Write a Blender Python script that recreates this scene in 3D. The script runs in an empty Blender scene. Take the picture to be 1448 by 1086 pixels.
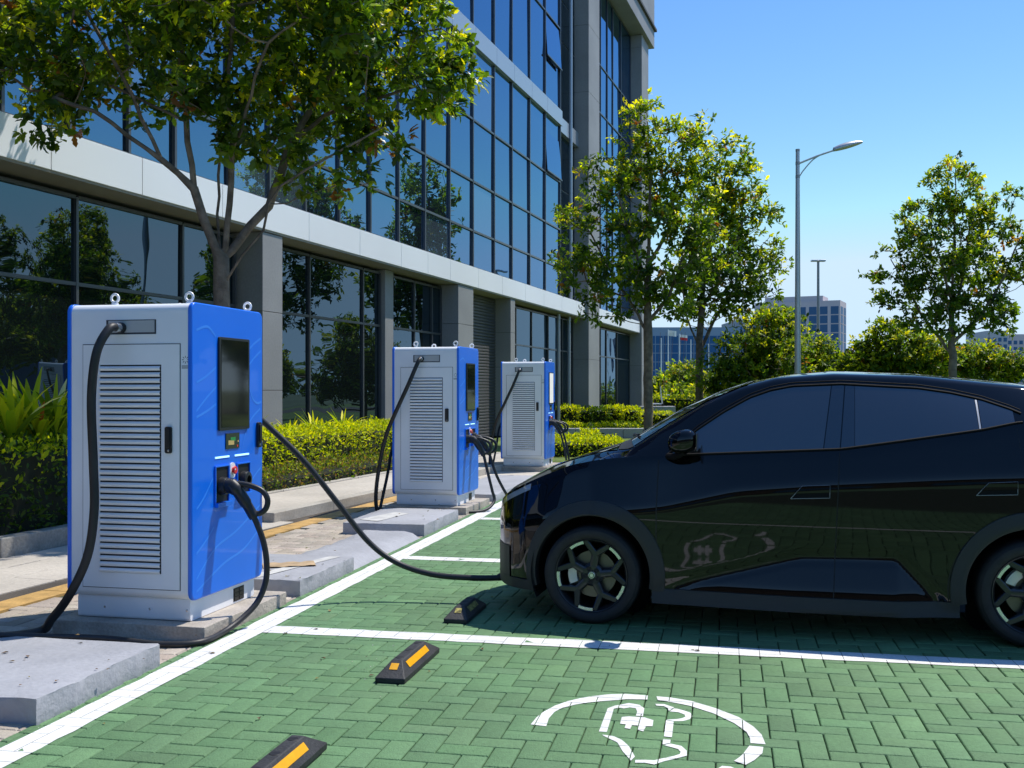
import bpy, bmesh, math, random
import numpy as np
from mathutils import Vector, Matrix
scene = bpy.context.scene
C = scene.collection
R = math.radians
# ---------------------------------------------------------------- camera, sky, sun, exposure
FPX, CAMH, V0, U0 = 1500.0, 1.55, 552.0, 724.0
cam_d = bpy.data.cameras.new('camera'); cam = bpy.data.objects.new('camera', cam_d); C.objects.link(cam)
cam.location = (0, 0, CAMH); cam.rotation_euler = (R(90), 0, 0)
cam_d.sensor_width = 36; cam_d.lens = FPX / 1448 * 36; cam_d.shift_y = 9 / 1448
cam_d.clip_start = 0.05; cam_d.clip_end = 4000
scene.camera = cam
SUN_AZ, SUN_EL = 56.0, 61.0            # azimuth clockwise from +Y
world = bpy.data.worlds.new('World'); scene.world = world; world.use_nodes = True
nt = world.node_tree; bg = nt.nodes['Background']
sky = nt.nodes.new('ShaderNodeTexSky'); sky.sky_type = 'NISHITA'; sky.sun_disc = False
sky.sun_elevation = R(SUN_EL); sky.sun_rotation = R(SUN_AZ); sky.altitude = 300
sky.air_density = 1.0; sky.dust_density = 0.05; sky.ozone_density = 1.6
hs = nt.nodes.new('ShaderNodeHueSaturation'); hs.inputs['Saturation'].default_value = 1.26; hs.inputs['Hue'].default_value = .505
nt.links.new(sky.outputs[0], hs.inputs['Color'])
cl = nt.nodes.new('ShaderNodeMix'); cl.data_type = 'RGBA'; cl.blend_type = 'DARKEN'; cl.inputs[0].default_value = 1; cl.inputs[7].default_value = (3.5, 4.6, 5.7, 1)   # keeps the horizon from burning out
nt.links.new(hs.outputs[0], cl.inputs[6]); nt.links.new(cl.outputs[2], bg.inputs[0])
bg.inputs[1].default_value = 0.148
sun_d = bpy.data.lights.new('sun', 'SUN'); sun = bpy.data.objects.new('sun', sun_d); C.objects.link(sun)
sun_d.energy = 4.1; sun_d.angle = R(0.53); sun_d.color = (1.0, 0.95, 0.86)
_s = Vector((math.sin(R(SUN_AZ)) * math.cos(R(SUN_EL)), math.cos(R(SUN_AZ)) * math.cos(R(SUN_EL)), math.sin(R(SUN_EL))))
sun.rotation_euler = _s.to_track_quat('Z', 'Y').to_euler()
vs = scene.view_settings; vs.view_transform = 'Standard'; vs.look = 'None'; vs.exposure = 0.32; vs.gamma = 1.0
scene.cycles.max_bounces = 8; scene.cycles.transparent_max_bounces = 8
scene.cycles.use_denoising = True
# ---------------------------------------------------------------- placement helpers
def gnd(u, v, z=0.0):                  # photo pixel -> place on a level surface of height z
    Y = FPX * (CAMH - z) / (v - V0); return ((u - U0) / FPX * Y, Y)
def atY(u, v, Y): return ((u - U0) / FPX * Y, Y, CAMH - (v - V0) / FPX * Y)
class Frame:
    def __init__(s, o, deg):           # deg clockwise from +Y for the "away" axis; x to the right of it
        a = R(deg); s.o = o; s.d = (math.sin(a), math.cos(a)); s.p = (math.cos(a), -math.sin(a)); s.deg = deg
    def w(s, p, q): return (s.o[0] + p * s.p[0] + q * s.d[0], s.o[1] + p * s.p[1] + q * s.d[1])
    def loc(s, x, y):
        dx, dy = x - s.o[0], y - s.o[1]; return (dx * s.p[0] + dy * s.p[1], dx * s.d[0] + dy * s.d[1])
BAY = Frame((-1.669, 6.86), 11.4)
FAC = Frame((0.1207 * 58, 58.0), math.degrees(math.atan2(.302, .953)))
# ---------------------------------------------------------------- mesh builder
class MB:
    def __init__(s): s.v = []; s.f = []; s.m = []
    def add(s, vs_, fs_, m=0):
        b = len(s.v); s.v += [tuple(map(float, x)) for x in vs_]
        for f in fs_: s.f.append(tuple(b + i for i in f)); s.m.append(m)
        return s
    def box(s, x0, x1, y0, y1, z0, z1, m=0):
        v = [(x0,y0,z0),(x1,y0,z0),(x1,y1,z0),(x0,y1,z0),(x0,y0,z1),(x1,y0,z1),(x1,y1,z1),(x0,y1,z1)]
        return s.add(v, [(0,3,2,1),(4,5,6,7),(0,1,5,4),(1,2,6,5),(2,3,7,6),(3,0,4,7)], m)
    def grid(s, P, m=0, flip=False):   # P[i][j] points
        n, k = len(P), len(P[0]); v = [p for row in P for p in row]; f = []
        for i in range(n - 1):
            for j in range(k - 1):
                q = (i*k+j, (i+1)*k+j, (i+1)*k+j+1, i*k+j+1); f.append(q[::-1] if flip else q)
        return s.add(v, f, m)
    def prism(s, poly, axis, a, b, m=0):   # poly in the two other axes
        def P(p, t): return (t, p[0], p[1]) if axis == 'x' else (p[0], t, p[1]) if axis == 'y' else (p[0], p[1], t)
        n = len(poly); v = [P(p, a) for p in poly] + [P(p, b) for p in poly]
        f = [tuple(range(n)), tuple(range(2*n-1, n-1, -1))] + [(i, i+n, (i+1) % n + n, (i+1) % n) for i in range(n)]
        return s.add(v, f, m)
    def tube(s, pts, r, n=8, m=0, caps=True):
        pts = [Vector(p) for p in pts]; k = len(pts); rr = r if isinstance(r, (list, tuple)) else [r] * k
        T = []
        for i in range(k):
            t = pts[min(i+1, k-1)] - pts[max(i-1, 0)]; T.append(t.normalized() if t.length > 1e-9 else Vector((0,0,1)))
        up = Vector((0,0,1)) if abs(T[0].z) < .9 else Vector((1,0,0))
        nrm = (up - T[0] * up.dot(T[0])).normalized(); v = []
        for i in range(k):
            nrm = (nrm - T[i] * nrm.dot(T[i])).normalized(); bn = T[i].cross(nrm)
            for j in range(n):
                a = 2 * math.pi * j / n; v.append(pts[i] + (nrm * math.cos(a) + bn * math.sin(a)) * rr[i])
        f = [(i*n+j, i*n+(j+1) % n, (i+1)*n+(j+1) % n, (i+1)*n+j) for i in range(k-1) for j in range(n)]
        if caps: f += [tuple(range(n-1, -1, -1)), tuple((k-1)*n + j for j in range(n))]
        return s.add(v, f, m)
    def lathe(s, prof, c=(0,0,0), ax='y', n=32, m=0):   # prof (r, t along axis)
        v = []
        for r, t in prof:
            for j in range(n):
                a = 2 * math.pi * j / n; p, q = r * math.cos(a), r * math.sin(a)
                v.append((c[0]+p, c[1]+t, c[2]+q) if ax == 'y' else (c[0]+p, c[1]+q, c[2]+t) if ax == 'z' else (c[0]+t, c[1]+p, c[2]+q))
        k = len(prof)
        return s.add(v, [(i*n+j, i*n+(j+1) % n, (i+1)*n+(j+1) % n, (i+1)*n+j) for i in range(k-1) for j in range(n)], m)
    def sphere(s, c, r, nu=12, nv=8, m=0):
        P = []
        for i in range(nv + 1):
            t = math.pi * i / nv; P.append([(c[0] + r[0]*math.sin(t)*math.cos(2*math.pi*j/nu), c[1] + r[1]*math.sin(t)*math.sin(2*math.pi*j/nu), c[2] + r[2]*math.cos(t)) for j in range(nu + 1)])
        return s.grid(P, m, True)
    def build(s, name, mats, parent=None, smooth=30, bevel=0, seg=2, loc=None, fix=False):
        me = bpy.data.meshes.new(name); me.from_pydata(s.v, [], s.f)
        for mt in (mats if isinstance(mats, (list, tuple)) else [mats]): me.materials.append(mt)
        me.polygons.foreach_set('material_index', s.m)
        if fix:
            bm = bmesh.new(); bm.from_mesh(me); bmesh.ops.remove_doubles(bm, verts=bm.verts, dist=1e-5)
            bmesh.ops.recalc_face_normals(bm, faces=bm.faces); bm.to_mesh(me); bm.free()
        if smooth:
            me.shade_smooth(); me.set_sharp_from_angle(angle=R(smooth))
        me.update(); o = bpy.data.objects.new(name, me); C.objects.link(o)
        if parent is not None: o.parent = parent
        if loc is not None: o.location = loc
        if bevel:
            b = o.modifiers.new('bevel', 'BEVEL'); b.width = bevel; b.segments = seg; b.limit_method = 'ANGLE'; b.angle_limit = R(40); b.harden_normals = True
        return o
def thing(name, label, cat, loc=(0,0,0), rotz=0.0, group=None):
    o = bpy.data.objects.new(name, None); C.objects.link(o); o.empty_display_size = .2
    o.location = loc; o.rotation_euler = (0, 0, rotz); o['label'] = label; o['category'] = cat
    if group: o['group'] = group
    return o
def tag(o, label, cat, group=None):
    o['label'] = label; o['category'] = cat
    if group: o['group'] = group
    return o
def struct(o): o['kind'] = 'structure'; return o
def dup(o, label=None, loc=None, rotz=None, parent=None, scale=None):
    c = o.copy(); C.objects.link(c)
    if parent is not None: c.parent = parent
    if label: c['label'] = label
    if loc is not None: c.location = loc
    if rotz is not None: c.rotation_euler = (0, 0, rotz)
    if scale is not None: c.scale = (scale,) * 3 if not isinstance(scale, tuple) else scale
    for ch in list(o.children): dup(ch, parent=c)
    return c
def catmull(pts, n=8):
    P = [Vector(p) for p in pts]; out = []
    for i in range(len(P) - 1):
        a, b, c_, d = P[max(i-1,0)], P[i], P[i+1], P[min(i+2, len(P)-1)]
        for k in range(n):
            t = k / n; out.append(0.5 * ((2*b) + (c_-a)*t + (2*a-5*b+4*c_-d)*t*t + (3*b-a-3*c_+d)*t*t*t))
    out.append(P[-1]); return out
def rrect(x0, x1, z0, z1, r, n=5):
    o = []
    for cx, cz, a0 in ((x1-r, z1-r, 0), (x0+r, z1-r, 90), (x0+r, z0+r, 180), (x1-r, z0+r, 270)):
        for k in range(n + 1):
            a = R(a0 + 90*k/n); o.append((cx + r*math.cos(a), cz + r*math.sin(a)))
    return o
# ---------------------------------------------------------------- materials
def mat(name, col=(.5,.5,.5), rough=.5, metal=0, spec=.5, noise=None, bump=None, coat=0, ior=None, attr=None, emis=None):
    m = bpy.data.materials.new(name); m.use_nodes = True; t = m.node_tree; b = t.nodes['Principled BSDF']
    b.inputs['Base Color'].default_value = (*col, 1); b.inputs['Roughness'].default_value = rough
    b.inputs['Metallic'].default_value = metal; b.inputs['Specular IOR Level'].default_value = spec
    if coat: b.inputs['Coat Weight'].default_value = coat; b.inputs['Coat Roughness'].default_value = .02
    if ior: b.inputs['IOR'].default_value = ior
    if emis: b.inputs['Emission Color'].default_value = (*emis[0], 1); b.inputs['Emission Strength'].default_value = emis[1]
    tc = t.nodes.new('ShaderNodeTexCoord'); src = None
    if attr:
        a = t.nodes.new('ShaderNodeAttribute'); a.attribute_name = attr; src = a.outputs['Color']
    if noise:                          # list of (scale, detail, lo, hi) value multipliers
        for sc, de, lo, hi in noise:
            n = t.nodes.new('ShaderNodeTexNoise'); n.inputs['Scale'].default_value = sc; n.inputs['Detail'].default_value = de
            t.links.new(tc.outputs['Object'], n.inputs['Vector'])
            mr = t.nodes.new('ShaderNodeMapRange'); mr.inputs[1].default_value = .3; mr.inputs[2].default_value = .7; mr.inputs[3].default_value = lo; mr.inputs[4].default_value = hi
            t.links.new(n.outputs[0], mr.inputs[0])
            mx = t.nodes.new('ShaderNodeMix'); mx.data_type = 'RGBA'; mx.blend_type = 'MULTIPLY'; mx.inputs[0].default_value = 1
            if src: t.links.new(src, mx.inputs[6])
            else: mx.inputs[6].default_value = (*col, 1)
            cb = t.nodes.new('ShaderNodeCombineColor')
            for k in range(3): t.links.new(mr.outputs[0], cb.inputs[k])
            t.links.new(cb.outputs[0], mx.inputs[7]); src = mx.outputs[2]
    if src: t.links.new(src, b.inputs['Base Color'])
    if bump:
        sc, st, de = bump
        n = t.nodes.new('ShaderNodeTexNoise'); n.inputs['Scale'].default_value = sc; n.inputs['Detail'].default_value = de
        t.links.new(tc.outputs['Object'], n.inputs['Vector'])
        bp = t.nodes.new('ShaderNodeBump'); bp.inputs['Strength'].default_value = st; bp.inputs['Distance'].default_value = .02
        t.links.new(n.outputs[0], bp.inputs['Height']); t.links.new(bp.outputs[0], b.inputs['Normal'])
    return m
def leaf_mat(name, trans=.35, rough=.38, spec=.5):
    m = bpy.data.materials.new(name); m.use_nodes = True; t = m.node_tree; b = t.nodes['Principled BSDF']; out = t.nodes['Material Output']
    a = t.nodes.new('ShaderNodeAttribute'); a.attribute_name = 'col'
    b.inputs['Roughness'].default_value = rough; b.inputs['Specular IOR Level'].default_value = spec
    t.links.new(a.outputs['Color'], b.inputs['Base Color'])
    tr = t.nodes.new('ShaderNodeBsdfTranslucent'); g = t.nodes.new('ShaderNodeMix'); g.data_type = 'RGBA'; g.blend_type = 'MULTIPLY'; g.inputs[0].default_value = 1
    t.links.new(a.outputs['Color'], g.inputs[6]); g.inputs[7].default_value = (3.0, 2.9, .8, 1)
    t.links.new(g.outputs[2], tr.inputs[0])
    mx = t.nodes.new('ShaderNodeMixShader'); mx.inputs[0].default_value = trans
    t.links.new(b.outputs[0], mx.inputs[1]); t.links.new(tr.outputs[0], mx.inputs[2]); t.links.new(mx.outputs[0], out.inputs[0])
    return m
def facade_glass(name, tint, fac, dark, wob=.035, sc=.5):
    m = bpy.data.materials.new(name); m.use_nodes = True; t = m.node_tree; b = t.nodes['Principled BSDF']; out = t.nodes['Material Output']
    b.inputs['Base Color'].default_value = (*dark, 1); b.inputs['Roughness'].default_value = .3; b.inputs['Specular IOR Level'].default_value = 0
    g = t.nodes.new('ShaderNodeBsdfGlossy'); g.inputs['Color'].default_value = (*tint, 1); g.inputs['Roughness'].default_value = .008
    fr = t.nodes.new('ShaderNodeFresnel'); fr.inputs[0].default_value = 1.5
    ma = t.nodes.new('ShaderNodeMath'); ma.operation = 'MULTIPLY_ADD'; ma.inputs[1].default_value = .75; ma.inputs[2].default_value = fac; ma.use_clamp = True
    t.links.new(fr.outputs[0], ma.inputs[0])
    tc = t.nodes.new('ShaderNodeTexCoord'); n = t.nodes.new('ShaderNodeTexNoise'); n.inputs['Scale'].default_value = sc; n.inputs['Detail'].default_value = 1
    bp = t.nodes.new('ShaderNodeBump'); bp.inputs['Strength'].default_value = wob; bp.inputs['Distance'].default_value = .3
    t.links.new(tc.outputs['Object'], n.inputs['Vector']); t.links.new(n.outputs[0], bp.inputs['Height']); t.links.new(bp.outputs[0], g.inputs['Normal'])
    mx = t.nodes.new('ShaderNodeMixShader'); t.links.new(ma.outputs[0], mx.inputs[0]); t.links.new(b.outputs[0], mx.inputs[1]); t.links.new(g.outputs[0], mx.inputs[2])
    t.links.new(mx.outputs[0], out.inputs[0]); return m
M = dict(
 paver=mat('paver', rough=.75, attr='col', noise=[(1.1,3,.86,1.08),(45,4,.86,1.1),(8,4,.92,1.05)], bump=(120,.35,4)),
 joint=mat('joint_sand', (.045,.06,.033), .95, noise=[(30,3,.5,1.3)]),
 paint=mat('white_paint', (.80,.80,.78), .6, noise=[(3,4,.9,1.03),(60,4,.86,1.05)], bump=(150,.15,2)),
 yellow=mat('yellow_paint', (.56,.34,.11), .7, noise=[(6,4,.6,1.1),(70,3,.8,1.1)]),
 asphalt=mat('dark_asphalt', (.075,.062,.05), .9, noise=[(1.3,4,.6,1.5),(90,2,.7,1.3)], bump=(120,.4,2)),
 concrete=mat('concrete', (.42,.39,.34), .85, noise=[(1.7,5,.78,1.12),(40,4,.86,1.1)], bump=(60,.2,4)),
 kerb=mat('kerb_concrete', (.36,.33,.28), .85, noise=[(2.3,5,.62,1.15),(35,4,.8,1.12)], bump=(50,.3,4)),
 slab=mat('grey_slab_paint', (.36,.365,.395), .6, noise=[(1.9,5,.9,1.06),(26,5,.93,1.04),(7,6,.95,1.03)], bump=(30,.35,6)),
 pad=mat('pad_concrete', (.45,.40,.34), .85, noise=[(4,5,.72,1.12),(55,4,.82,1.1)], bump=(40,.35,5)),
 sidewalk=mat('pale_paving', (.50,.455,.395), .85, noise=[(.8,4,.8,1.1),(30,4,.86,1.08)], bump=(60,.2,3)),
 soil=mat('soil', (.05,.035,.02), .95, noise=[(12,4,.5,1.5)], bump=(25,.8,4)),
 grass=mat('lawn_grass', (.10,.15,.02), .9, noise=[(.5,4,.65,1.35),(14,4,.5,1.5)], bump=(20,.9,4)),
 lot=mat('green_lot', (.12,.22,.11), .8, noise=[(.7,4,.85,1.1),(20,3,.85,1.1)]),
 field=mat('far_ground', (.10,.12,.05), .95, noise=[(.02,4,.6,1.4),(.4,4,.7,1.3)]),
 shell=mat('grey_shell', (.84,.86,.90), .42, noise=[(2,3,.95,1.04)], bump=(400,.04,1)),
 plinth=mat('plinth_grey', (.84,.85,.88), .45, noise=[(3,3,.92,1.04)]),
 louvre=mat('louvre_metal', (.86,.88,.92), .3, .1),
 blue=mat('blue_panel', (.004,.155,.80), .32, coat=.25, noise=[(1.5,2,.94,1.05)]),
 wave=mat('blue_wave_print', (.04,.25,.88), .35),
 black=mat('black_plastic', (.012,.012,.014), .42),
 rubber=mat('black_rubber', (.016,.016,.018), .5, noise=[(8,3,.7,1.3)]),
 dark=mat('dark_recess', (.006,.006,.008), .6),
 groove=mat('groove', (.05,.055,.065), .6), gap=mat('louvre_gap', (.035,.037,.042), .7),
 steel=mat('steel', (.62,.63,.65), .25, 1.0),
 white_metal=mat('white_metal', (.82,.83,.86), .35),
 lightbar=mat('light_bar', (.5,.85,1), .4, emis=((.45,.85,1), .8)),
 red=mat('red_button', (.7,.03,.03), .35),
 screen=mat('screen_glass', (.008,.010,.009), .05, spec=.6),
 screen_white=mat('screen_lit', (.75,.75,.72), .15, emis=((1,.98,.93), .35)),
 bead=mat('curb_rubber', (.02,.02,.022), .62, noise=[(5,4,.7,1.5),(60,3,.8,1.3)], bump=(90,.2,3)),
 tape=mat('yellow_tape', (.85,.40,.005), .4, noise=[(20,3,.88,1.06)]),
 tape_old=mat('worn_tape', (.38,.32,.08), .6, noise=[(40,4,.2,1.3)]),
 card=mat('cardboard', (.42,.30,.18), .85, noise=[(8,4,.7,1.2)]),
 fascia=mat('fascia_panel', (.86,.865,.88), .34, .08, noise=[(.4,2,.96,1.03)]),
 stone=mat('stone_cladding', (.27,.27,.275), .6, noise=[(.6,4,.86,1.1),(25,4,.92,1.06)]),
 stone_dark=mat('stone_backing', (.07,.07,.075), .7),
 soffit=mat('soffit', (.30,.27,.23), .6),
 frame=mat('window_frame', (.10,.105,.115), .35, .5),
 silver=mat('silver_strip', (.40,.43,.48), .3, .4),
 shutter=mat('shutter', (.10,.10,.105), .5, .3),
 gl_up=facade_glass('upper_glass', (.34,.60,.92), .30, (.012,.016,.024)),
 gl_up2=facade_glass('upper_glass_blind', (.36,.60,.90), .30, (.06,.08,.10), .03),
 gl_gf=facade_glass('ground_glass', (.44,.62,.78), .14, (.006,.009,.009), .035, .7),
 bark=mat('bark', (.19,.145,.11), .9, noise=[(7,5,.5,1.35),(2,2,.8,1.2)], bump=(30,.8,5)),
 leaf=leaf_mat('leaf', .46, .36, .4), leaf_far=leaf_mat('leaf_far', .42, .5, .25), hedge=leaf_mat('hedge_leaf', .34, .5, .2),
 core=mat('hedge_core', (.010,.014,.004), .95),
 pole=mat('galvanised', (.50,.51,.53), .4, .6), pole2=mat('pole_grey', (.33,.34,.36), .5, .4),
 lens=mat('lamp_lens', (.75,.75,.72), .3),
 tw=mat('tower_wall', (.56,.50,.52), .8, noise=[(.05,3,.92,1.06)]), tw2=mat('pale_wall', (.46,.47,.50), .8), tw3=mat('grey_wall', (.30,.33,.38), .8),
 tg=mat('tower_glass', (.05,.13,.25), .5, spec=.2), bgl=mat('blue_glass', (.03,.12,.27), .5, spec=.15), fin=mat('blue_fin', (.20,.30,.42), .4),
 brown=mat('brown_wall', (.10,.065,.045), .85, noise=[(.3,3,.8,1.2)]),
 flag_r=mat('flag_red', (.6,.03,.04), .8), flag_w=mat('flag_white', (.8,.8,.8), .8),
 paint_black=mat('car_paint', (.003,.003,.0035), .03, spec=.44), car_glass=mat('car_glass', (.018,.017,.016), .015, spec=.8, ior=1.9),
 clad=mat('car_cladding', (.022,.024,.026), .55, bump=(500,.05,1)), seal=mat('window_seal', (.006,.006,.007), .7, spec=.15),
 liner=mat('wheel_liner', (.004,.004,.004), .9), tyre=mat('tyre', (.018,.018,.019), .7, noise=[(20,3,.8,1.25)]),
 rim=mat('rim_dark', (.055,.058,.064), .28, .75), rim_s=mat('rim_machined', (.78,.79,.80), .22, .85),
 disc=mat('brake_disc', (.15,.14,.13), .35, .8), caliper=mat('caliper', (.62,.63,.64), .4, .5),
 hl=mat('headlamp_lens', (.30,.32,.35), .06, spec=.9, coat=1), chrome=mat('chrome', (.75,.75,.77), .12, 1.0), tail=mat('tail_lamp', (.25,.01,.01), .1),
)
# ================================================================ SETTING: grounds, paving, markings
rng = np.random.default_rng(7)
def sheet(name, pts, z, m):
    return struct(MB().add([(x, y, z) for x, y in pts], [tuple(range(len(pts)))]).build(name, m, smooth=0))
sheet('ground', [(-1500,-1500),(1500,-1500),(1500,1500),(-1500,1500)], -.12, M['field'])
sheet('parking_lot', [BAY.w(*q) for q in ((-.16,-40),(60,-40),(60,45),(-.16,45))], -.03, M['lot'])
sheet('bedding', [BAY.w(*q) for q in ((-6.0,-12),(13,-12),(13,16),(-6.0,16))], -.016, M['joint'])

def color_attr(me, cols, domain='POINT'):
    a = me.color_attributes.new('col', 'FLOAT_COLOR', domain)
    c = np.ones((len(cols), 4), np.float32); c[:, :3] = cols; a.data.foreach_set('color', c.ravel())
BW = .118
def herring(p0, p1, q0, q1, ok=None, off=(0.0, 0.0)):
    i0, i1 = int(math.floor((p0-off[0])/BW)) - 2, int(math.ceil((p1-off[0])/BW)) + 2
    j0, j1 = int(math.floor((q0-off[1])/BW)) - 2, int(math.ceil((q1-off[1])/BW)) + 2
    out = []
    for i in range(i0, i1):
        for j in range(j0, j1):
            k = (i - j) % 4
            if k == 0: r = [i, i+2, j, j+1]
            elif k == 3: r = [i, i+1, j, j+2]
            else: continue
            a, b, c, d = r[0]*BW+off[0], r[1]*BW+off[0], r[2]*BW+off[1], r[3]*BW+off[1]
            a, b, c, d = max(a, p0), min(b, p1), max(c, q0), min(d, q1)
            if b - a < .012 or d - c < .012: continue
            if ok and not ok((a+b)/2, (c+d)/2): continue
            out.append((a, b, c, d))
    return np.array(out)
def build_pavers(name, rects, palette, zt=0.0, g=.0026, bev=.008):
    n = len(rects); a, b, c, d = rects.T
    tilt = rng.normal(0, .0045, (n, 2)); dz = rng.normal(0, .0008, n)
    cx, cy = (a+b)/2, (c+d)/2
    ring = []
    for ins, z in ((g, -.03), (g, -.006), (g + bev*.42, -.0017), (g + bev, 0.0)):
        for sx, sy in ((0,0),(1,0),(1,1),(0,1)):
            x = np.where(sx, b - ins, a + ins) if not np.isscalar(sx) else ((b - ins) if sx else (a + ins))
            y = (d - ins) if sy else (c + ins)
            zz = zt + z + dz + (x - cx)*tilt[:,0] + (y - cy)*tilt[:,1]
            ring.append(np.stack([x, y, zz], 1))
    P = np.stack(ring, 1)              # n,16,3
    ang = BAY; W = np.empty_like(P)
    W[..., 0] = BAY.o[0] + P[..., 0]*BAY.p[0] + P[..., 1]*BAY.d[0]
    W[..., 1] = BAY.o[1] + P[..., 0]*BAY.p[1] + P[..., 1]*BAY.d[1]; W[..., 2] = P[..., 2]
    ft = [(12,13,14,15)]
    for l in range(3):
        for k in range(4): ft.append((l*4+k, l*4+(k+1) % 4, (l+1)*4+(k+1) % 4, (l+1)*4+k))
    F = (np.array(ft)[None] + (np.arange(n)*16)[:, None, None]).reshape(-1, 4)
    me = bpy.data.meshes.new(name); me.from_pydata(W.reshape(-1, 3).tolist(), [], F.tolist())
    pal = np.array(palette); idx = rng.integers(0, len(pal), n)
    col = pal[idx] * rng.normal(1, .06, (n, 1)).clip(.82, 1.2) * rng.normal(1, .014, (n, 3))
    color_attr(me, np.repeat(col, 16, 0)); me.materials.append(M['paver'])
    me.shade_smooth(); me.set_sharp_from_angle(angle=R(25))
    o = bpy.data.objects.new(name, me); C.objects.link(o); return struct(o), W
green = herring(-.16, 12.5, -6.5, 14.0)
G_PAL = [(.112,.226,.098),(.118,.234,.102),(.107,.219,.094),(.124,.242,.108),(.112,.226,.098)]
build_pavers('green_paving', green, G_PAL)
# yellow kerb-side line and the road strips left of it
YL = Frame((-3.67, 7.6), 14.7)
def left_of_line(p, q): x, y = BAY.w(p, q); return YL.loc(x, y)[0] > .13
beige = herring(-5.0, -.16, -6.0, 11.8, left_of_line, (.05, .03))
B_PAL = [(.39,.335,.275),(.44,.38,.315),(.36,.315,.26),(.41,.35,.285),(.47,.41,.345)]
build_pavers('beige_paving', beige, B_PAL)
yl = MB(); q = -7.0
while q < 10:
    L = .95; a, b = q + .006, q + L - .006; pts = [YL.w(-.12, a), YL.w(.12, a), YL.w(.12, b), YL.w(-.12, b)]
    yl.prism(pts, 'z', -.03, .004); q += L
struct(yl.build('yellow_line', M['yellow'], smooth=0))
sheet('road_strip', [YL.w(*q) for q in ((-.125,-8),(-.125,8.5),(-1.5,8.5),(-1.5,-8))], -.002, M['asphalt'])
# pale sidewalk between the dark strip and the planter kerb, laid with big flags
KB = Frame((-4.7, 9.75), 16.6)
fl = MB()
for i in range(-8, 4):
    for j in range(3):
        p0 = .02 + j*.42; q0 = i*.8 + (.4 if j % 2 else 0); h_ = .0 + rng.normal(0, .0015)
        fl.prism([KB.w(p0+.004, q0+.004), KB.w(p0+.416, q0+.004), KB.w(p0+.416, q0+.796), KB.w(p0+.004, q0+.796)], 'z', -.05, .008 + h_)
struct(fl.build('sidewalk', M['sidewalk'], smooth=0, bevel=.004))
# far paving beyond the second and third charging post
sheet('pavement', [BAY.w(*q) for q in ((-.165,11.8),(-.165,20.5),(-5.2,20.5),(-5.2,11.8))], -.004, M['sidewalk'])
# ---- white paint, cut along the paver joints
grid_idx = {}
for k, (a, b, c, d) in enumerate(green):
    for ii in range(int(a//.3), int(b//.3)+1):
        for jj in range(int(c//.3), int(d//.3)+1): grid_idx.setdefault((ii, jj), []).append(k)
def clip(poly, a, b, c, d):
    for ax, lim, sg in ((0, a, 1), (0, b, -1), (1, c, 1), (1, d, -1)):
        out = []
        for i in range(len(poly)):
            p, q = poly[i-1], poly[i]; dp, dq = sg*(p[ax]-lim), sg*(q[ax]-lim)
            if (dp < 0) != (dq < 0):
                t = dp/(dp-dq); out.append((p[0]+(q[0]-p[0])*t, p[1]+(q[1]-p[1])*t))
            if dq >= 0: out.append(q)
        poly = out
        if len(poly) < 3: return []
    return poly
def paint(name, polys, ins=.0016, z=.0028):
    mb = MB()
    for poly in polys:
        xs = [p[0] for p in poly]; ys = [p[1] for p in poly]; cand = set()
        for ii in range(int(min(xs)//.3), int(max(xs)//.3)+1):
            for jj in range(int(min(ys)//.3), int(max(ys)//.3)+1): cand.update(grid_idx.get((ii, jj), ()))
        for k in cand:
            a, b, c, d = green[k]; r = clip(list(poly), a+ins, b-ins, c+ins, d-ins)
            if len(r) >= 3: mb.add([(*BAY.w(*p), z) for p in r], [tuple(range(len(r)))])
    o = mb.build(name, M['paint'], smooth=0)
    bm = bmesh.new(); bm.from_mesh(o.data)
    for f in bm.faces:
        f.normal_update()
        if f.normal.z < 0: f.normal_flip()
    bm.to_mesh(o.data); bm.free(); return struct(o)
def rough_line(p0, p1, q0, q1, along):
    out = []; rr = random.Random(int((p0+q0)*1000))
    n = int(abs((q1-q0) if along == 'q' else (p1-p0)) / .12) + 1
    e = [(rr.uniform(-.006,.006), rr.uniform(-.006,.006)) for _ in range(n+1)]
    for i in range(n):
        t0, t1 = i/n, (i+1)/n
        if along == 'q':
            y0, y1 = q0+(q1-q0)*t0, q0+(q1-q0)*t1; out.append([(p0+e[i][0],y0),(p1+e[i][1],y0),(p1+e[i+1][1],y1),(p0+e[i+1][0],y1)])
        else:
            x0, x1 = p0+(p1-p0)*t0, p0+(p1-p0)*t1; out.append([(x0,q0+e[i][0]),(x1,q0+e[i+1][0]),(x1,q1+e[i+1][1]),(x0,q1+e[i][1])])
    return out
paint('white_border_line', rough_line(-.085, .085, -6, 9.4, 'q'))
for qq in (-3.0, .04, 3.04, 6.1):
    paint('white_bay_line', rough_line(.088, 11, qq-.095, qq+.095, 'p'))
paint('white_stub_line', rough_line(.9, 3.2, 5.05, 5.13, 'p'))
def zpx(x, y): return BAY.loc(*gnd(740 + x/4.022, 970 + y/4.022))
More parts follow.
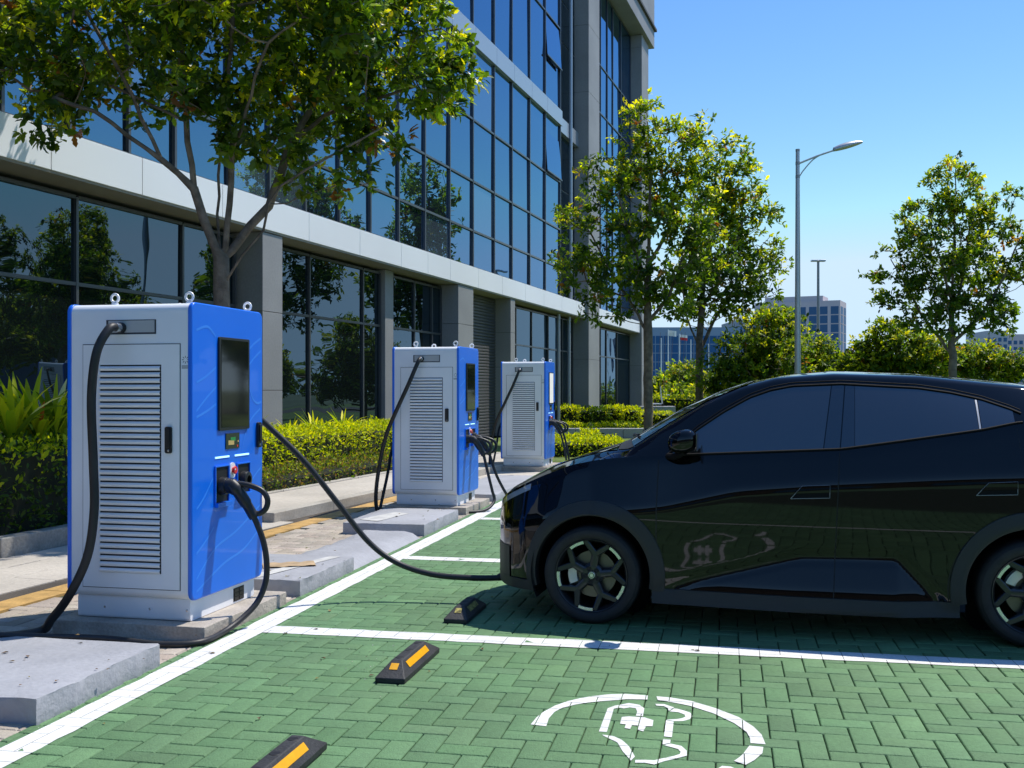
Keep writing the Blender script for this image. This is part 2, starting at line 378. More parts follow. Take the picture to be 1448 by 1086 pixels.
strips = [
 [(42,222,130,232),(75,182,145,187),(110,153,178,150),(180,115,220,128),(250,90,300,108),(325,72,370,97),(400,60,440,90),(490,50,520,84),(580,48,590,78),(708,57,706,80)],
 [(757,62,765,83),(835,68,832,93),(955,88,945,115),(1095,130,1085,160),(1225,180,1200,215),(1310,235,1270,265),(1355,280,1290,300),(1378,335,1292,328)],
 [(1365,350,1285,343),(1360,385,1250,390),(1315,425,1230,408),(1265,452,1198,430)],
 [(1130,458,1105,474),(1180,462,1150,490),(1240,490,1190,520),(1250,540,1190,560)],
 [(430,262,475,265),(480,130,515,132),(520,115,550,127),(560,108,572,131),(600,100,605,125),(660,110,640,130),(688,130,648,150),(680,176,640,172)],
 [(560,180,550,218),(600,176,600,224),(690,182,690,232),(740,198,735,232)],
 [(583,222,618,226),(576,242,608,248)],[(655,230,697,234),(650,252,682,262)],
 [(750,105,757,115),(800,106,800,118),(830,116,822,130),(858,125,828,145)],
 [(860,129,832,148),(905,140,880,152),(950,155,918,166),(962,175,922,179),(945,193,900,187),(905,203,870,192),(858,203,812,195)],
 [(855,206,812,198),(845,295,800,290)],[(838,308,795,305),(835,328,792,336)],
 [(835,331,800,340),(900,345,880,362),(930,372,895,378),(930,400,890,391),(860,418,855,402),(800,432,796,414),(745,450,745,426),(690,440,690,424),(635,440,637,424)],
 [(448,280,458,288),(510,287,522,318),(560,310,535,325),(600,345,565,375),(635,405,612,428)]]
polys = []
for s_ in strips:
    for (a, b, c_, d_), (e_, f_, g_, h_) in zip(s_, s_[1:]): polys.append([zpx(a,b), zpx(e_,f_), zpx(g_,h_), zpx(c_,d_)])
paint('charging_symbol', polys, .0022, .003)

# fallen leaves and grit lying about
def litter(name, n, seed, spots, smin, smax, cols, flat):
    g = np.random.default_rng(seed); mb = MB(); cl = []
    for k in range(n):
        p, q, sp_, sq, z = spots[g.integers(len(spots))]; x, y = BAY.w(p + g.normal(0, sp_), q + g.normal(0, sq)); s = g.uniform(smin, smax); a = g.uniform(0, 6.28); c = cols[g.integers(len(cols))]; ca, sa = math.cos(a), math.sin(a)
        base = [(0,0,.001),(s*.35,s*.28,flat*s),(s,0,.002),(s*.35,-s*.28,flat*s*.6)]
        mb.add([(x + u_*ca - w_*sa, y + u_*sa + w_*ca, z + h_) for u_, w_, h_ in base], [(0,1,2),(0,2,3)]); cl += [c]*4
    o = mb.build(name, M['paver'], smooth=0); color_attr(o.data, np.array(cl)); o['kind'] = 'stuff'; return o
litter('fallen_leaves', 110, 3, [(-.45,1.7,.25,.4,.128),(-.5,5.2,.25,.5,.128),(-1.2,3.4,.7,1.0,.004),(-.55,-1.5,.3,.3,.128),(1.5,1.2,1.6,1.5,.004),(-3.4,3.2,.5,1.5,.012),(.3,-1.2,.7,.8,.004)], .014, .045, [(.25,.16,.05),(.18,.10,.04),(.30,.25,.08),(.12,.09,.04),(.2,.22,.05)], .25)
litter('grit', 420, 4, [(1.0,-.55,.10,.25,.003),(-.12,-1.5,.03,.6,.003),(-.13,1.7,.03,.5,.003),(-.14,5.2,.03,.6,.003),(1.5,-1.5,1.5,.9,.003),(1.2,1.0,1.0,1.0,.003),(-1.4,3.0,.5,1.0,.003)], .004, .012, [(.4,.36,.3),(.3,.2,.14),(.5,.5,.46),(.2,.13,.1)], .5)
# ================================================================ CHARGING POSTS
CW, CD, PH = .885, .985, .09           # cabinet width, depth, pad height
CROT = -R(12.6)
def L(z): return z - PH                # photo height -> height above the pad
def make_charger():
    t = thing('charging_cabinet', 'x', 'charging cabinet')
    hw, hd = CW/2, CD/2
    # grey shell with rounded top and bottom edges
    b = MB(); b.prism(rrect(-hd+.005, hd-.005, L(.232), L(2.100), .055, 6), 'x', -hw+.03, hw-.03)
    b.build('cabinet_shell', M['shell'], t, bevel=.003)
    p = MB(); p.prism(rrect(-hd+.05, hd-.05, L(.09), L(.235), .02, 3)[:], 'x', -hw+.045, hw-.04)
    for x in (-.2, .12, .38): p.lathe([(0,-.004),(.008,-.004),(.009,0)], (x, -hd+.05, L(.16)), 'y', 10, 1)
    p.build('plinth', [M['plinth'], M['steel']], t, bevel=.004)
    v = MB(); v.box(hw-.041, hw-.037, .13, .28, L(.105), L(.195))
    for k in range(2):
        for j in range(3): v.box(hw-.038, hw-.034, .14+.07*k, .195+.07*k, L(.112+.028*j), L(.132+.028*j), 1)
    v.build('plinth_vent', [M['dark'], M['black']], t)
    # blue side panels wrapping round to the front
    for s in (-1, 1):
        q = MB(); x0, x1 = (hw-.032, hw) if s > 0 else (-hw, -hw+.032)
        q.prism(rrect(-hd, hd, L(.226), L(2.106), .055, 6), 'x', x0, x1)
        if s > 0:
            X = hw + .0015
            def ribbon(pts, w=.008):
                pts = catmull([(a, b_, 0) for a, b_ in pts], 8)
                for a, c in zip(pts, pts[1:]): q.add([(X, a.x, L(a.y-w)), (X, c.x, L(c.y-w)), (X, c.x, L(c.y+w)), (X, a.x, L(a.y+w))], [(0,1,2,3)], 1)
            for r_ in ([(-.44,1.93),(-.3,1.96),(-.19,1.90)], [(.27,1.83),(.36,1.88),(.46,1.92)], [(.27,1.72),(.36,1.78),(.46,1.83)],
                       [(.27,1.60),(.33,1.50),(.40,1.46),(.47,1.47)], [(-.44,1.60),(-.32,1.64),(-.19,1.70)], [(-.44,1.42),(-.30,1.51),(-.19,1.57)],
                       [(-.44,1.38),(-.30,1.42),(-.19,1.46)], [(.15,.98),(.20,1.2),(.30,1.34),(.45,1.42)], [(-.44,.80),(-.34,.87),(-.23,.98)],
                       [(-.44,.36),(-.2,.52),(.1,.60),(.46,.74)], [(-.44,.28),(-.1,.40),(.2,.46),(.46,.58)], [(.29,.9),(.38,.96),(.46,1.0)],
                       [(-.44,.52),(-.3,.60),(-.22,.66)], [(.10,1.0),(.11,1.08),(.12,1.13)], [(-.03,1.13),(-.02,1.16)]): ribbon(r_)
        pan = q.build('side_panel', [M['blue'], M['wave']], t, bevel=.010, seg=3)
    # front: recess with cable inlet
    r = MB(); z0, z1 = L(1.905), L(1.998); Y = -hd+.005
    o_ = [(-.160,z0),(.192,z0),(.192,z1),(-.160,z1)]; i_ = [(-.145,z0+.012),(.18,z0+.012),(.18,z1-.005),(-.145,z1-.005)]
    for k in range(4):
        a, c = o_[k], o_[(k+1) % 4]; e, g = i_[k], i_[(k+1) % 4]
        r.add([(a[0],Y-.002,a[1]),(c[0],Y-.002,c[1]),(g[0],Y-.0005,g[1]),(e[0],Y-.0005,e[1])], [(0,1,2,3)], 1)
    r.add([(x, Y-.0015, z) for x, z in i_], [(0,1,2,3)], 0)
    r.box(-.160,.192,Y-.006,Y-.001,z0-.008,z0, 2)
    r.build('inlet_recess', [M['recess'], M['groove'], M['shell']], t, smooth=0)
    g = MB(); g.lathe([(.0,-.03),(.030,-.03),(.034,-.02),(.034,0)], (-.05, Y-.002, L(1.947)), 'y', 18); g.lathe([(.024,-.075),(.028,-.07),(.028,-.03)], (-.05, Y-.002, L(1.947)), 'y', 18, 1)
    g.build('cable_gland', [M['black'], M['steel']], t)
    # louvred front door
    d = MB(); x0, x1, z0, z1 = -.324, .357, L(.296), L(1.84); lx0, lx1, lz0, lz1 = -.203, .230, L(.392), L(1.712)
    d.box(x0, x1, Y-.006, Y, lz1, z1); d.box(x0, x1, Y-.006, Y, z0, lz0); d.box(x0, lx0, Y-.006, Y, lz0, lz1); d.box(lx1, x1, Y-.006, Y, lz0, lz1)
    gw = .0045
    for a in ((x0-gw,x0,z0-gw,z1+gw),(x1,x1+gw,z0-gw,z1+gw),(x0,x1,z0-gw,z0),(x0,x1,z1,z1+gw)): d.box(a[0],a[1],Y-.0025,Y-.0005,a[2],a[3],1)
    door = d.build('front_door', [M['shell'], M['dark']], t, smooth=0)
    l = MB(); n = 34; pt = (lz1-lz0)/n
    l.add([(lx0,Y-.0012,lz0),(lx1,Y-.0012,lz0),(lx1,Y-.0012,lz1),(lx0,Y-.0012,lz1)], [(0,1,2,3)], 1)
    for k in range(n):
        zb = lz0 + k*pt; prof = []
        for j in range(7):
            a = j/6; prof.append((Y-.003-.016*math.sin(math.pi*(.12+.80*a))**.8, zb + pt*(.04+.72*a)))
        l.grid([[(lx0+.004, y, z) for y, z in prof], [(lx1-.004, y, z) for y, z in prof]], 0, True)
    l.build('louvre', [M['louvre'], M['gap']], door)
    h = MB(); h.prism(rrect(.262,.308,L(1.155),L(1.322),.012), 'y', Y-.022, Y-.0065); h.prism(rrect(.270,.300,L(1.19),L(1.31),.010), 'y', Y-.030, Y-.022)
    h.lathe([(0,-.002),(.007,-.002),(.007,0)], (.287, Y-.0222, L(1.172)), 'y', 10, 1)
    h.build('door_handle', [M['black'], M['steel']], door, bevel=.003)
    s = MB()
    for k in range(8):
        a = k*math.pi/4; c, sn = math.cos(a), math.sin(a); X0, Z0 = .395, L(1.742)
        s.add([(X0+c*.012-sn*.002,Y-.001,Z0+sn*.012+c*.002),(X0+c*.012+sn*.002,Y-.001,Z0+sn*.012-c*.002),(X0+c*.024+sn*.002,Y-.001,Z0+sn*.024-c*.002),(X0+c*.024-sn*.002,Y-.001,Z0+sn*.024+c*.002)], [(0,1,2,3)])
    for k in range(2): s.box(.37,.42,Y-.0015,Y-.0005,L(1.700-.012*k),L(1.705-.012*k))
    s.build('sun_mark', M['groove'], t, smooth=0)
    # right side: display, reader, light bars, holsters
    X = hw
    f = MB()
    f.prism(rrect(-.165,.265,L(1.285),L(1.902),.012), 'x', X+.0005, X+.014)
    fr = f.build('display_frame', M['black'], t, bevel=.003)
    g = MB(); g.add([(X+.0155,-.140,L(1.305)),(X+.0155,.243,L(1.305)),(X+.0155,.243,L(1.885)),(X+.0155,-.140,L(1.885))], [(0,1,2,3)]); g.build('display', M['screen'], fr, smooth=0)
    c = MB(); c.box(X+.0005, X+.006, -.06, .129, L(1.159), L(1.263)); c.box(X+.0062, X+.0075, -.03,.05, L(1.185), L(1.215), 1); c.box(X+.0062, X+.0075, .0,.07, L(1.21), L(1.235), 2); c.box(X+.0062,X+.0075,.09,.105,L(1.168),L(1.182),3); c.box(X+.0062,X+.0075,.10,.115,L(1.20),L(1.212),1)
    c.build('card_reader', [M['screen'], M['ochre'], M['green_led'], M['red']], t, smooth=0)
    for a in ((-.202,-.011),(.069,.275)):
        MB().box(X+.0005, X+.005, a[0], a[1], L(1.103), L(1.115)).build('light_bar', M['lightbar'], t, bevel=.002)
    e = MB(); e.prism(rrect(-.005,.068,L(.96),L(1.065),.034), 'x', X+.0005, X+.008, 1); e.lathe([(0,.03),(.024,.03),(.028,.022),(.018,.016),(.018,.006)], (X, .032, L(1.015)), 'x', 18); e.lathe([(0,.0315),(.006,.0315),(.006,.03)],(X+.0,.022,L(1.02)),'x',8,2)
    e.build('emergency_button', [M['red'], M['white_metal'], M['white_metal']], t)
    for a in ((-.202,-.03),(.099,.275)):
        h = MB(); y0, y1, z0, z1 = a[0], a[1], L(.815 if a[0] < 0 else .85), L(1.046)
        h.add([(X+.002,y0,z0),(X+.002,y1,z0),(X+.002,y1,z1),(X+.002,y0,z1)], [(0,1,2,3)], 0)
        h.box(X+.0005,X+.012,y0-.01,y0,z0-.01,z1+.01,1); h.box(X+.0005,X+.012,y1,y1+.01,z0-.01,z1+.01,1); h.box(X+.0005,X+.012,y0,y1,z1,z1+.01,1); h.box(X+.0005,X+.030,y0-.01,y1+.01,z0-.03,z0-.001,1)
        yc = (y0+y1)/2; h.lathe([(.030,.05),(.055,.045),(.06,.004)], (X, yc, (z0+z1)/2-.01), 'x', 18, 2); h.lathe([(0,.02),(.03,.02),(.03,.05)], (X, yc, (z0+z1)/2-.01), 'x', 18, 0)
        h.build('connector_holster', [M['dark'], M['blue'], M['black']], t, bevel=.002)
    h = MB(); h.prism(rrect(.390,.442,L(1.147),L(1.325),.014), 'x', X+.0005, X+.020); h.prism(rrect(.40,.432,L(1.19),L(1.31),.010), 'x', X+.020, X+.028); h.lathe([(0,.022),(.008,.022),(.008,.02)],(X,.416,L(1.168)),'x',10,1)
    h.build('side_handle', [M['black'], M['steel']], t, bevel=.003)
    # lifting eyes
    for x in (-.156, .372):
        for y in (-.40, .40):
            e = MB(); e.lathe([(0,0),(.022,0),(.022,.012),(.0,.012)], (x, y, L(2.100)), 'z', 14)
            R0, r0 = .026, .0085; P = []
            for i in range(25):
                a = 2*math.pi*i/24; P.append([(x + (R0 + r0*math.cos(2*math.pi*j/8))*math.cos(a), y + r0*math.sin(2*math.pi*j/8), L(2.100) + .044 + (R0 + r0*math.cos(2*math.pi*j/8))*math.sin(a)) for j in range(9)])
            e.grid(P); e.build('lifting_eye', M['white_metal'], t)
    return t
M['recess'] = mat('recess_grey', (.42,.435,.45), .5); M['ochre'] = mat('ochre_print', (.6,.42,.15), .4); M['green_led'] = mat('green_print', (.02,.25,.06), .4)
def cab_frame(fx, fy):                 # from front right corner to cabinet centre
    F = Frame((fx, fy), 12.6); x, y = F.w(-CW/2, CD/2); return Frame((x, y), 12.6)
CF = [cab_frame(-2.0, 6.63), cab_frame(-.665, 13.32), cab_frame(.643, 20.3)]
GRP = 'charging cabinets along the bays'
ch = make_charger(); ch['group'] = GRP; ch.location = (*CF[0].o, PH); ch.rotation_euler = (0,0,CROT)
ch['label'] = 'nearest and largest blue and grey charging cabinet in the left foreground'
c2 = dup(ch, 'middle blue and grey charging cabinet with two guns on its right side and dark display', (*CF[1].o, PH))
c3 = dup(ch, 'farthest blue and grey charging cabinet with a pale lit display', (*CF[2].o, PH))
for o in c3.children:
    if o.name.startswith('display_frame'):
        for g in o.children: g.data = g.data.copy(); g.data.materials[0] = M['screen_white']; g['label'] = 'pale lit display'
# concrete pads
def pad(F, x0, x1, y0, y1, label, seed, h_=PH):
    rr = random.Random(seed); t = MB()
    def jag(a, b_, n): return [(a[0]+(b_[0]-a[0])*k/n + rr.uniform(-.004,.004), a[1]+(b_[1]-a[1])*k/n + rr.uniform(-.004,.004)) for k in range(n)]
    poly = jag((x0,y0),(x1,y0),14) + jag((x1,y0),(x1,y1),14) + jag((x1,y1),(x0,y1),14) + jag((x0,y1),(x0,y0),14)
    t.prism([(px, py) for px, py in poly], 'z', -.03, h_)
    o = t.build('concrete_pad', M['pad'], smooth=35, bevel=.006, loc=(F.o[0], F.o[1], 0)); o.rotation_euler = (0,0,-R(F.deg))
    return tag(o, label, 'concrete pad', 'concrete pads under the charging cabinets')
pad(CF[0], -.50, .565, -.56, .64, 'rough concrete pad under the nearest charging cabinet', 1, PH-.0015)
pad(CF[1], -.52, .56, -.58, .62, 'rough concrete pad under the middle charging cabinet', 2, PH-.0015)
pad(CF[2], -.70, .50, -.60, .70, 'concrete pad under the farthest charging cabinet', 3, PH-.0015)
# painted kerb slabs between the cabinets
def slab(x0, x1, y0, y1, h_, label, seed, extra=None):
    rr = random.Random(seed); t = MB(); N = 16
    def jag(a, b_, n, m_): return [(a[0]+(b_[0]-a[0])*k/n + (rr.uniform(-m_,m_) if k else 0), a[1]+(b_[1]-a[1])*k/n + (rr.uniform(-m_,m_) if k else 0)) for k in range(n)]
    poly = jag((x0,y0),(x1,y0),N,.005) + jag((x1,y0),(x1,y1),N,.007) + jag((x1,y1),(x0,y1),N,.004) + jag((x0,y1),(x0,y0),8,.003)
    n = len(poly); cx, cy = (x0+x1)/2, (y0+y1)/2
    lay = []
    for z, sh in ((-.03, .0), (h_*.45, .0), (h_-.006, .0), (h_-.002, .0015), (h_, .005)):
        lay.append([(x + (cx-x)/abs(x1-x0)*2*sh + rr.uniform(-.003,.003), y + (cy-y)/abs(y1-y0)*2*sh + rr.uniform(-.003,.003), z + (rr.uniform(-.004,.002) if z > 0 else 0)) for x, y in poly])
    v = [p for l_ in lay for p in l_]; f = [(a*n+i, a*n+(i+1) % n, (a+1)*n+(i+1) % n, (a+1)*n+i) for a in range(4) for i in range(n)] + [tuple(4*n+i for i in range(n))]
    t.add(v, f)
    if extra: extra(t)
    o = t.build('kerb_slab', M['slab'], smooth=40, loc=(BAY.o[0], BAY.o[1], 0)); o.rotation_euler = (0,0,-R(BAY.deg))
    return tag(o, label, 'kerb slab', 'grey painted slabs beside the bays')
slab(-1.75, -.135, -2.02, -.93, .124, 'grey painted slab in front of the nearest charging cabinet, cut by the left edge', 11)
slab(-1.0, -.14, 1.10, 2.26, .124, 'grey painted slab just behind the nearest charging cabinet with cardboard on it', 12)
slab(-1.06, -.15, 4.47, 5.93, .124, 'grey painted slab in front of the middle charging cabinet', 13)
slab(-.95, -.15, 8.05, 11.4, .10, 'grey painted slab between the middle and farthest charging cabinets', 14)
# low ramp of painted rubble between the second and third slab
r = MB(); rr = random.Random(5); G_ = []
for i in range(19):
    row = []
    for j in range(9):
        a = i/18; b_ = j/8; p = -.86 + .71*b_; q = 2.262 + 2.20*a
        z = .035 + .06*(1-a)*(1-a) + .035*a*a - .05*max(0, b_-.75)*4*.6 + rr.uniform(-.004,.004) - (.006 if (i % 3 == 0) or (j % 4 == 0) else 0)
        row.append((p, q, z if 0 < i < 18 and 0 < j < 8 else -.01))
    G_.append(row)
r.grid(G_, 0, True); o = r.build('rubble_ramp', M['slab'], smooth=50, loc=(BAY.o[0], BAY.o[1], 0)); o.rotation_euler = (0,0,-R(BAY.deg))
tag(o, 'low uneven grey painted rubble patch between two slabs', 'rubble')
# flattened cardboard on the slab
def sheet_thing(name, F, x, y, w, d, z, rot, m, label, cat):
    t = MB(); rr = random.Random(3); P = []
    for i in range(9): P.append([(-w/2 + w*i/8, -d/2 + d*j/4, .006 + .010*abs(math.sin(i*1.1+j*.7)) ) for j in range(5)])
    t.grid(P, 0, True); t.grid([[(a, b_, c-.004) for a, b_, c in row] for row in P], 0)
    px, py = F.w(x, y); o = t.build(name, m, smooth=60, loc=(px, py, z)); o.rotation_euler = (0,0,rot); return tag(o, label, cat)
sheet_thing('cardboard_sheet', BAY, -.50, 1.72, .42, .22, .122, .3, M['card'], 'flattened brown cardboard lying on a grey slab', 'cardboard')
# whiter streaks on the slab tops, laid as thin sheets
for nm, pts in (('white_streak', [(-.62,1.13),(-.50,1.13),(-.24,2.22),(-.34,2.22)]), ('white_streak', [(-.98,4.75),(-.72,4.62),(-.60,5.4),(-.80,5.5)])):
    sheet(nm, [BAY.w(*q) for q in pts], .1275, M['worn'] if 'worn' in M else M.setdefault('worn', mat('streak_white', (.56,.555,.54), .7, noise=[(9,5,.75,1.1)])))
# ================================================================ WHEEL STOPS
def wheel_stop(p, q, length, rot, label, tape, w=.165, h_=.095):
    t = thing('wheel_stop', label, 'wheel stop', (*BAY.w(p, q), 0), -R(BAY.deg) + rot, 'rubber wheel stops')
    b = MB(); hw = w/2; tw = w*.17; hl, tl = length/2, length/2-.13; z0 = .028
    lay = [[(-hw,-hl,0),(hw,-hl,0),(hw,hl,0),(-hw,hl,0)], [(-hw,-hl,z0),(hw,-hl,z0),(hw,hl,z0),(-hw,hl,z0)], [(-tw,-tl,h_),(tw,-tl,h_),(tw,tl,h_),(-tw,tl,h_)]]
    v = [p_ for l_ in lay for p_ in l_]; b.add(v, [(a*4+i, a*4+(i+1) % 4, a*4+4+(i+1) % 4, a*4+4+i) for a in range(2) for i in range(4)] + [(8,9,10,11), (3,2,1,0)])
    b.build('stop_body', M['bead'], t, smooth=0, bevel=.006)
    for y in (-tl+.05, 0, tl-.05):
        k = MB(); k.lathe([(0,.001),(.016,.001),(.022,.0015),(.024,.0)], (0, y, h_+.0005), 'z', 14); k.build('bolt_hole', M['dark'], t)
    def on_face(s, a0, a1, f0, f1):    # long face strip
        P = lambda y, f: (s*(hw + (tw-hw)*f + .0022), y, z0 + (h_-z0)*f + .0022)
        return [P(a0,f0), P(a1,f0), P(a1,f1), P(a0,f1)]
    for s in (-1, 1):
        MB().add(on_face(s, -tl+.02, tl-.04, .34, .78), [(0,1,2,3) if s > 0 else (3,2,1,0)]).build('reflective_strip', tape, t, smooth=0)
    def on_end(s): 
        P = lambda x, f: (x, s*(hl + (tl-hl)*f + .0022), z0 + (h_-z0)*f + .0022)
        return [P(-.022,.46), P(.022,.46), P(.022,.80), P(-.022,.80)]
    for s in (-1, 1): MB().add(on_end(s), [(0,1,2,3)]).build('reflective_patch', tape, t, smooth=0)
    return t
def stop_at(ul, ur, vn, length, label, tape, rot=0.0):
    (xa, ya), (xb, yb) = gnd(ul, vn), gnd(ur, vn); p, q = BAY.loc((xa+xb)/2, (ya+yb)/2); wheel_stop(p, q + length/2, length, rot, label, tape)
stop_at(529, 573, 967, .70, 'black rubber wheel stop with bright yellow strips, just in front of the white line', M['tape'])
stop_at(627, 661, 882, .56, 'black rubber wheel stop with worn dull strips beside the car front wheel', M['tape_old'])
xx, yy = BAY.loc(*gnd(462, 1060)); wheel_stop(xx-.0825, yy-.35, .72, 0, 'black rubber wheel stop with yellow strip cut off by the bottom edge', M['tape'])
# ================================================================ CABLES AND CONNECTORS
def cable(name, pts, r, label, n=8, parent=None):
    o = MB().tube(catmull(pts, n), r, 12).build(name, M['rubber'], parent, smooth=60)
    return o if parent is not None else tag(o, label, 'cable')
def cpt(F, x, y, z): return (*F.w(x, y), z)
def make_gun(F, y, label, tail, zt=.925, k=1.0):
    """connector pushed into the holster at local y, body slanting down and out, D shaped hand loop, and its cable"""
    t = thing('charging_gun', label, 'charging gun', (*F.w(CW/2+.02, y), zt), CROT, 'charging guns in the holsters')
    b = MB()
    b.tube([(-.005,0,0),(.05,0,-.005),(.09,0,-.02)], [.048,.052,.046], 16)
    b.tube(catmull([(.05,-.01,.01),(.10,0,-.04),(.155,.02,-.13),(.20,.035,-.215)], 6), [.047]*6 + [.040]*6 + [.034]*6 + [.030], 14)
    b.build('gun_body', M['black'], t, smooth=60)
    l = MB(); l.tube(catmull([(.09,.0,.012),(.17,.02,-.0),(.25,.04,-.035),(.285,.05,-.09),(.275,.05,-.15),(.235,.045,-.185),(.195,.035,-.18)], 6), .019, 10)
    l.build('hand_loop', M['black'], t, smooth=60)
    c = MB(); c.tube(catmull([(.195,.034,-.205)] + tail, 8), .0195, 12); c.build('cable', M['rubber'], t, smooth=60)
    return t
# nearest cabinet: cable hangs in a loop then runs along the ground to the left
F0 = CF[0]
def l0(F, wpt, z, y, zt=.925):         # world ground place -> local point of a gun
    x, yy_ = F.loc(*wpt); return (x - CW/2 - .02, yy_ - y, z - zt)
y0 = -.115
make_gun(F0, y0, 'black charging gun hanging in the nearest cabinet, its cable looping to the ground', [
    (.25,.055,-.36), (.275,.06,-.52), (.265,.05,-.66), (.22,-.02,-.79)] + [l0(F0, gnd(u, v, z), z, y0) for u, v, z in ((322,890,.03),(283,908,.022),(225,911,.02),(150,903,.045),(60,900,.10),(-20,898,.14),(-140,895,.14))])
# supply cable out of the front inlet
sup = [cpt(F0, -.05, -CD/2-.06, 1.947), cpt(F0, -.055, -CD/2-.13, 1.93), cpt(F0, -.10, -CD/2-.19, 1.78), cpt(F0, -.135, -CD/2-.19, 1.50), cpt(F0, -.135, -CD/2-.17, 1.1), cpt(F0, -.13, -CD/2-.17, .80), cpt(F0, -.17, -CD/2-.18, .52), cpt(F0, -.28, -CD/2-.2, .28), cpt(F0, -.42, -CD/2-.18, .12), (*gnd(55, 893, .03), .03), (*gnd(-20, 902, .03), .03), (*gnd(-150, 905, .03), .03)]
cable('supply_cable', sup, .0275, 'thick black cable from the front inlet of the nearest cabinet down to the ground')
# charging cable from behind the nearest cabinet to the car
chg = [cpt(F0, .40, .50, 1.36), (*atY(383, 606, 7.66)[:2], 1.275), atY(430, 652, 7.72), atY(478, 712, 7.8), atY(520, 765, 7.85), atY(560, 795, 7.85), atY(610, 812, 7.8), atY(665, 817, 7.75), atY(708, 817, 7.75), atY(745, 815, 7.75)]
chg = [(x, y, max(z, .024)) for x, y, z in chg]
t = thing('charging_cable', 'black charging cable sagging from the nearest cabinet to the nose of the car', 'charging cable', (*F0.w(.40, .55), 1.36))
c = MB(); c.tube([Vector(p) - t.location for p in catmull(chg, 10)], .0215, 12); c.build('cable', M['rubber'], t, smooth=60)
g = MB(); g.tube([Vector(chg[-2]) - t.location - Vector((.02,0,-.0)), Vector(chg[-2]) - t.location + Vector((.07,0,.035)), Vector(chg[-1]) - t.location + Vector((.05,0,.08))], [.024,.04,.045], 12); g.build('plug', M['black'], t, smooth=60)
# the other cabinets
for i, F, nm in ((1, CF[1], 'middle'), (2, CF[2], 'farthest')):
    s = [cpt(F, -.05, -CD/2-.06, 1.947), cpt(F, -.06, -CD/2-.12, 1.90), cpt(F, -.17, -CD/2-.17, 1.62), cpt(F, -.33, -CD/2-.15, 1.30), cpt(F, -.50, -CD/2-.06, .98), cpt(F, -.60, -CD/2-.02, .62), cpt(F, -.65, -CD/2-.02, .25), cpt(F, -.645, -CD/2+.0, .03), cpt(F, -.60, -CD/2+.06, .022)]
    cable('supply_cable', s, .0255, f'thick black cable from the front inlet of the {nm} cabinet round its left side')
    s = [cpt(F, -CW/2-.02, 0, 1.05), cpt(F, -CW/2-.11, -.15, .80), cpt(F, -CW/2-.13, -.3, .45), cpt(F, -CW/2-.17, -.42, .10), cpt(F, -CW/2-.17, -.46, .022), cpt(F, -CW/2-.10, -.40, .022)]
    cable('side_cable', s, .02, f'thin black cable hanging down the left side of the {nm} cabinet')
    for y, dx, w_ in ((-.115, .0, 'near'), (.187, .03, 'far')):
        if i == 1 and y < 0: tail = [(.25,.05,-.45),(.30,.06,-.66),(.33,.05,-.80), (.25,-.15,-.90), (.0,-.40,-.905), (-.35,-.62,-.905)]
        elif i == 1: tail = [(.27,.06,-.45),(.34,.10,-.62),(.44,.15,-.80),(.52,.30,-.89),(.40,.45,-.905)]
        else: tail = [(.26,.05,-.45),(.30,.06,-.68),(.30,.08,-.84),(.22,.12,-.90),(.10,.10,-.905)]
        make_gun(F, y, f'black charging gun in the {w_} holster of the {nm} cabinet', tail)
# ================================================================ CAR
CA = 14.5
_w0 = (.52, 7.0); _f = Frame(_w0, CA); CARO = _f.w(0, .92)
car = thing('parked_car', 'glossy black crossover car parked nose towards the charging cabinets', 'car', (*CARO, 0), -R(CA))
def curve(pts, sm=.05):
    xs = np.array([p[0] for p in pts]); ys = np.array([p[1] for p in pts]); X = np.arange(-1.2, 3.9, .005)
    Yv = np.interp(X, xs, ys); n = max(1, int(sm/.005)); k = np.hanning(2*n+3)[1:-1]; k /= k.sum()
    Yp = np.pad(Yv, len(k)//2, mode='edge'); Ys = np.convolve(Yp, k, 'valid')
    return lambda x: np.interp(x, X, Ys)
XN, XR = -.80, 3.44
Wf = curve([(-.80,.16),(-.785,.30),(-.74,.48),(-.66,.665),(-.58,.775),(-.48,.85),(-.35,.892),(-.2,.911),(0,.92),(2.7,.92),(3.0,.90),(3.2,.85),(3.35,.74),(3.44,.55)], .02)
Ztop = curve([(-.80,.70),(-.77,.775),(-.66,.862),(-.5,.945),(-.356,1.018),(-.2,1.075),(-.06,1.12),(.07,1.16),(.15,1.19),(.22,1.235),(.5,1.405),(.8,1.545),(1.0,1.612),(1.24,1.66),(1.55,1.685),(2.08,1.667),(2.7,1.60),(3.0,1.545),(3.12,1.515),(3.2,1.42),(3.3,1.22),(3.38,1.08),(3.44,.95)], .04)
Z6 = curve([(-.80,.66),(-.77,.74),(-.66,.825),(-.5,.905),(-.357,.968),(-.164,1.045),(.0,1.08),(.167,1.102),(.455,1.114),(1.585,1.172),(2.0,1.235),(2.409,1.30),(2.608,1.345),(2.9,1.365),(3.12,1.36),(3.25,1.15),(3.44,.88)], .05)
Y6 = curve([(-.8,.80),(.1,.80),(.45,.832),(1.6,.845),(2.4,.825),(3.0,.78),(3.44,.76)], .1)
Z7 = curve([(-.80,.69),(-.77,.765),(-.66,.852),(-.5,.935),(-.356,1.008),(-.2,1.065),(-.06,1.105),(.07,1.135),(.236,1.150),(.486,1.32),(.735,1.474),(.96,1.573),(1.183,1.632),(1.55,1.655),(2.08,1.638),(2.7,1.575),(3.0,1.515),(3.12,1.485),(3.2,1.39),(3.3,1.19),(3.44,.92)], .04)
Y7 = curve([(-.8,.52),(.03,.54),(.12,.62),(.236,.772),(.486,.695),(.735,.645),(.96,.608),(1.2,.59),(2.0,.585),(2.7,.56),(3.1,.545),(3.44,.60)], .05)
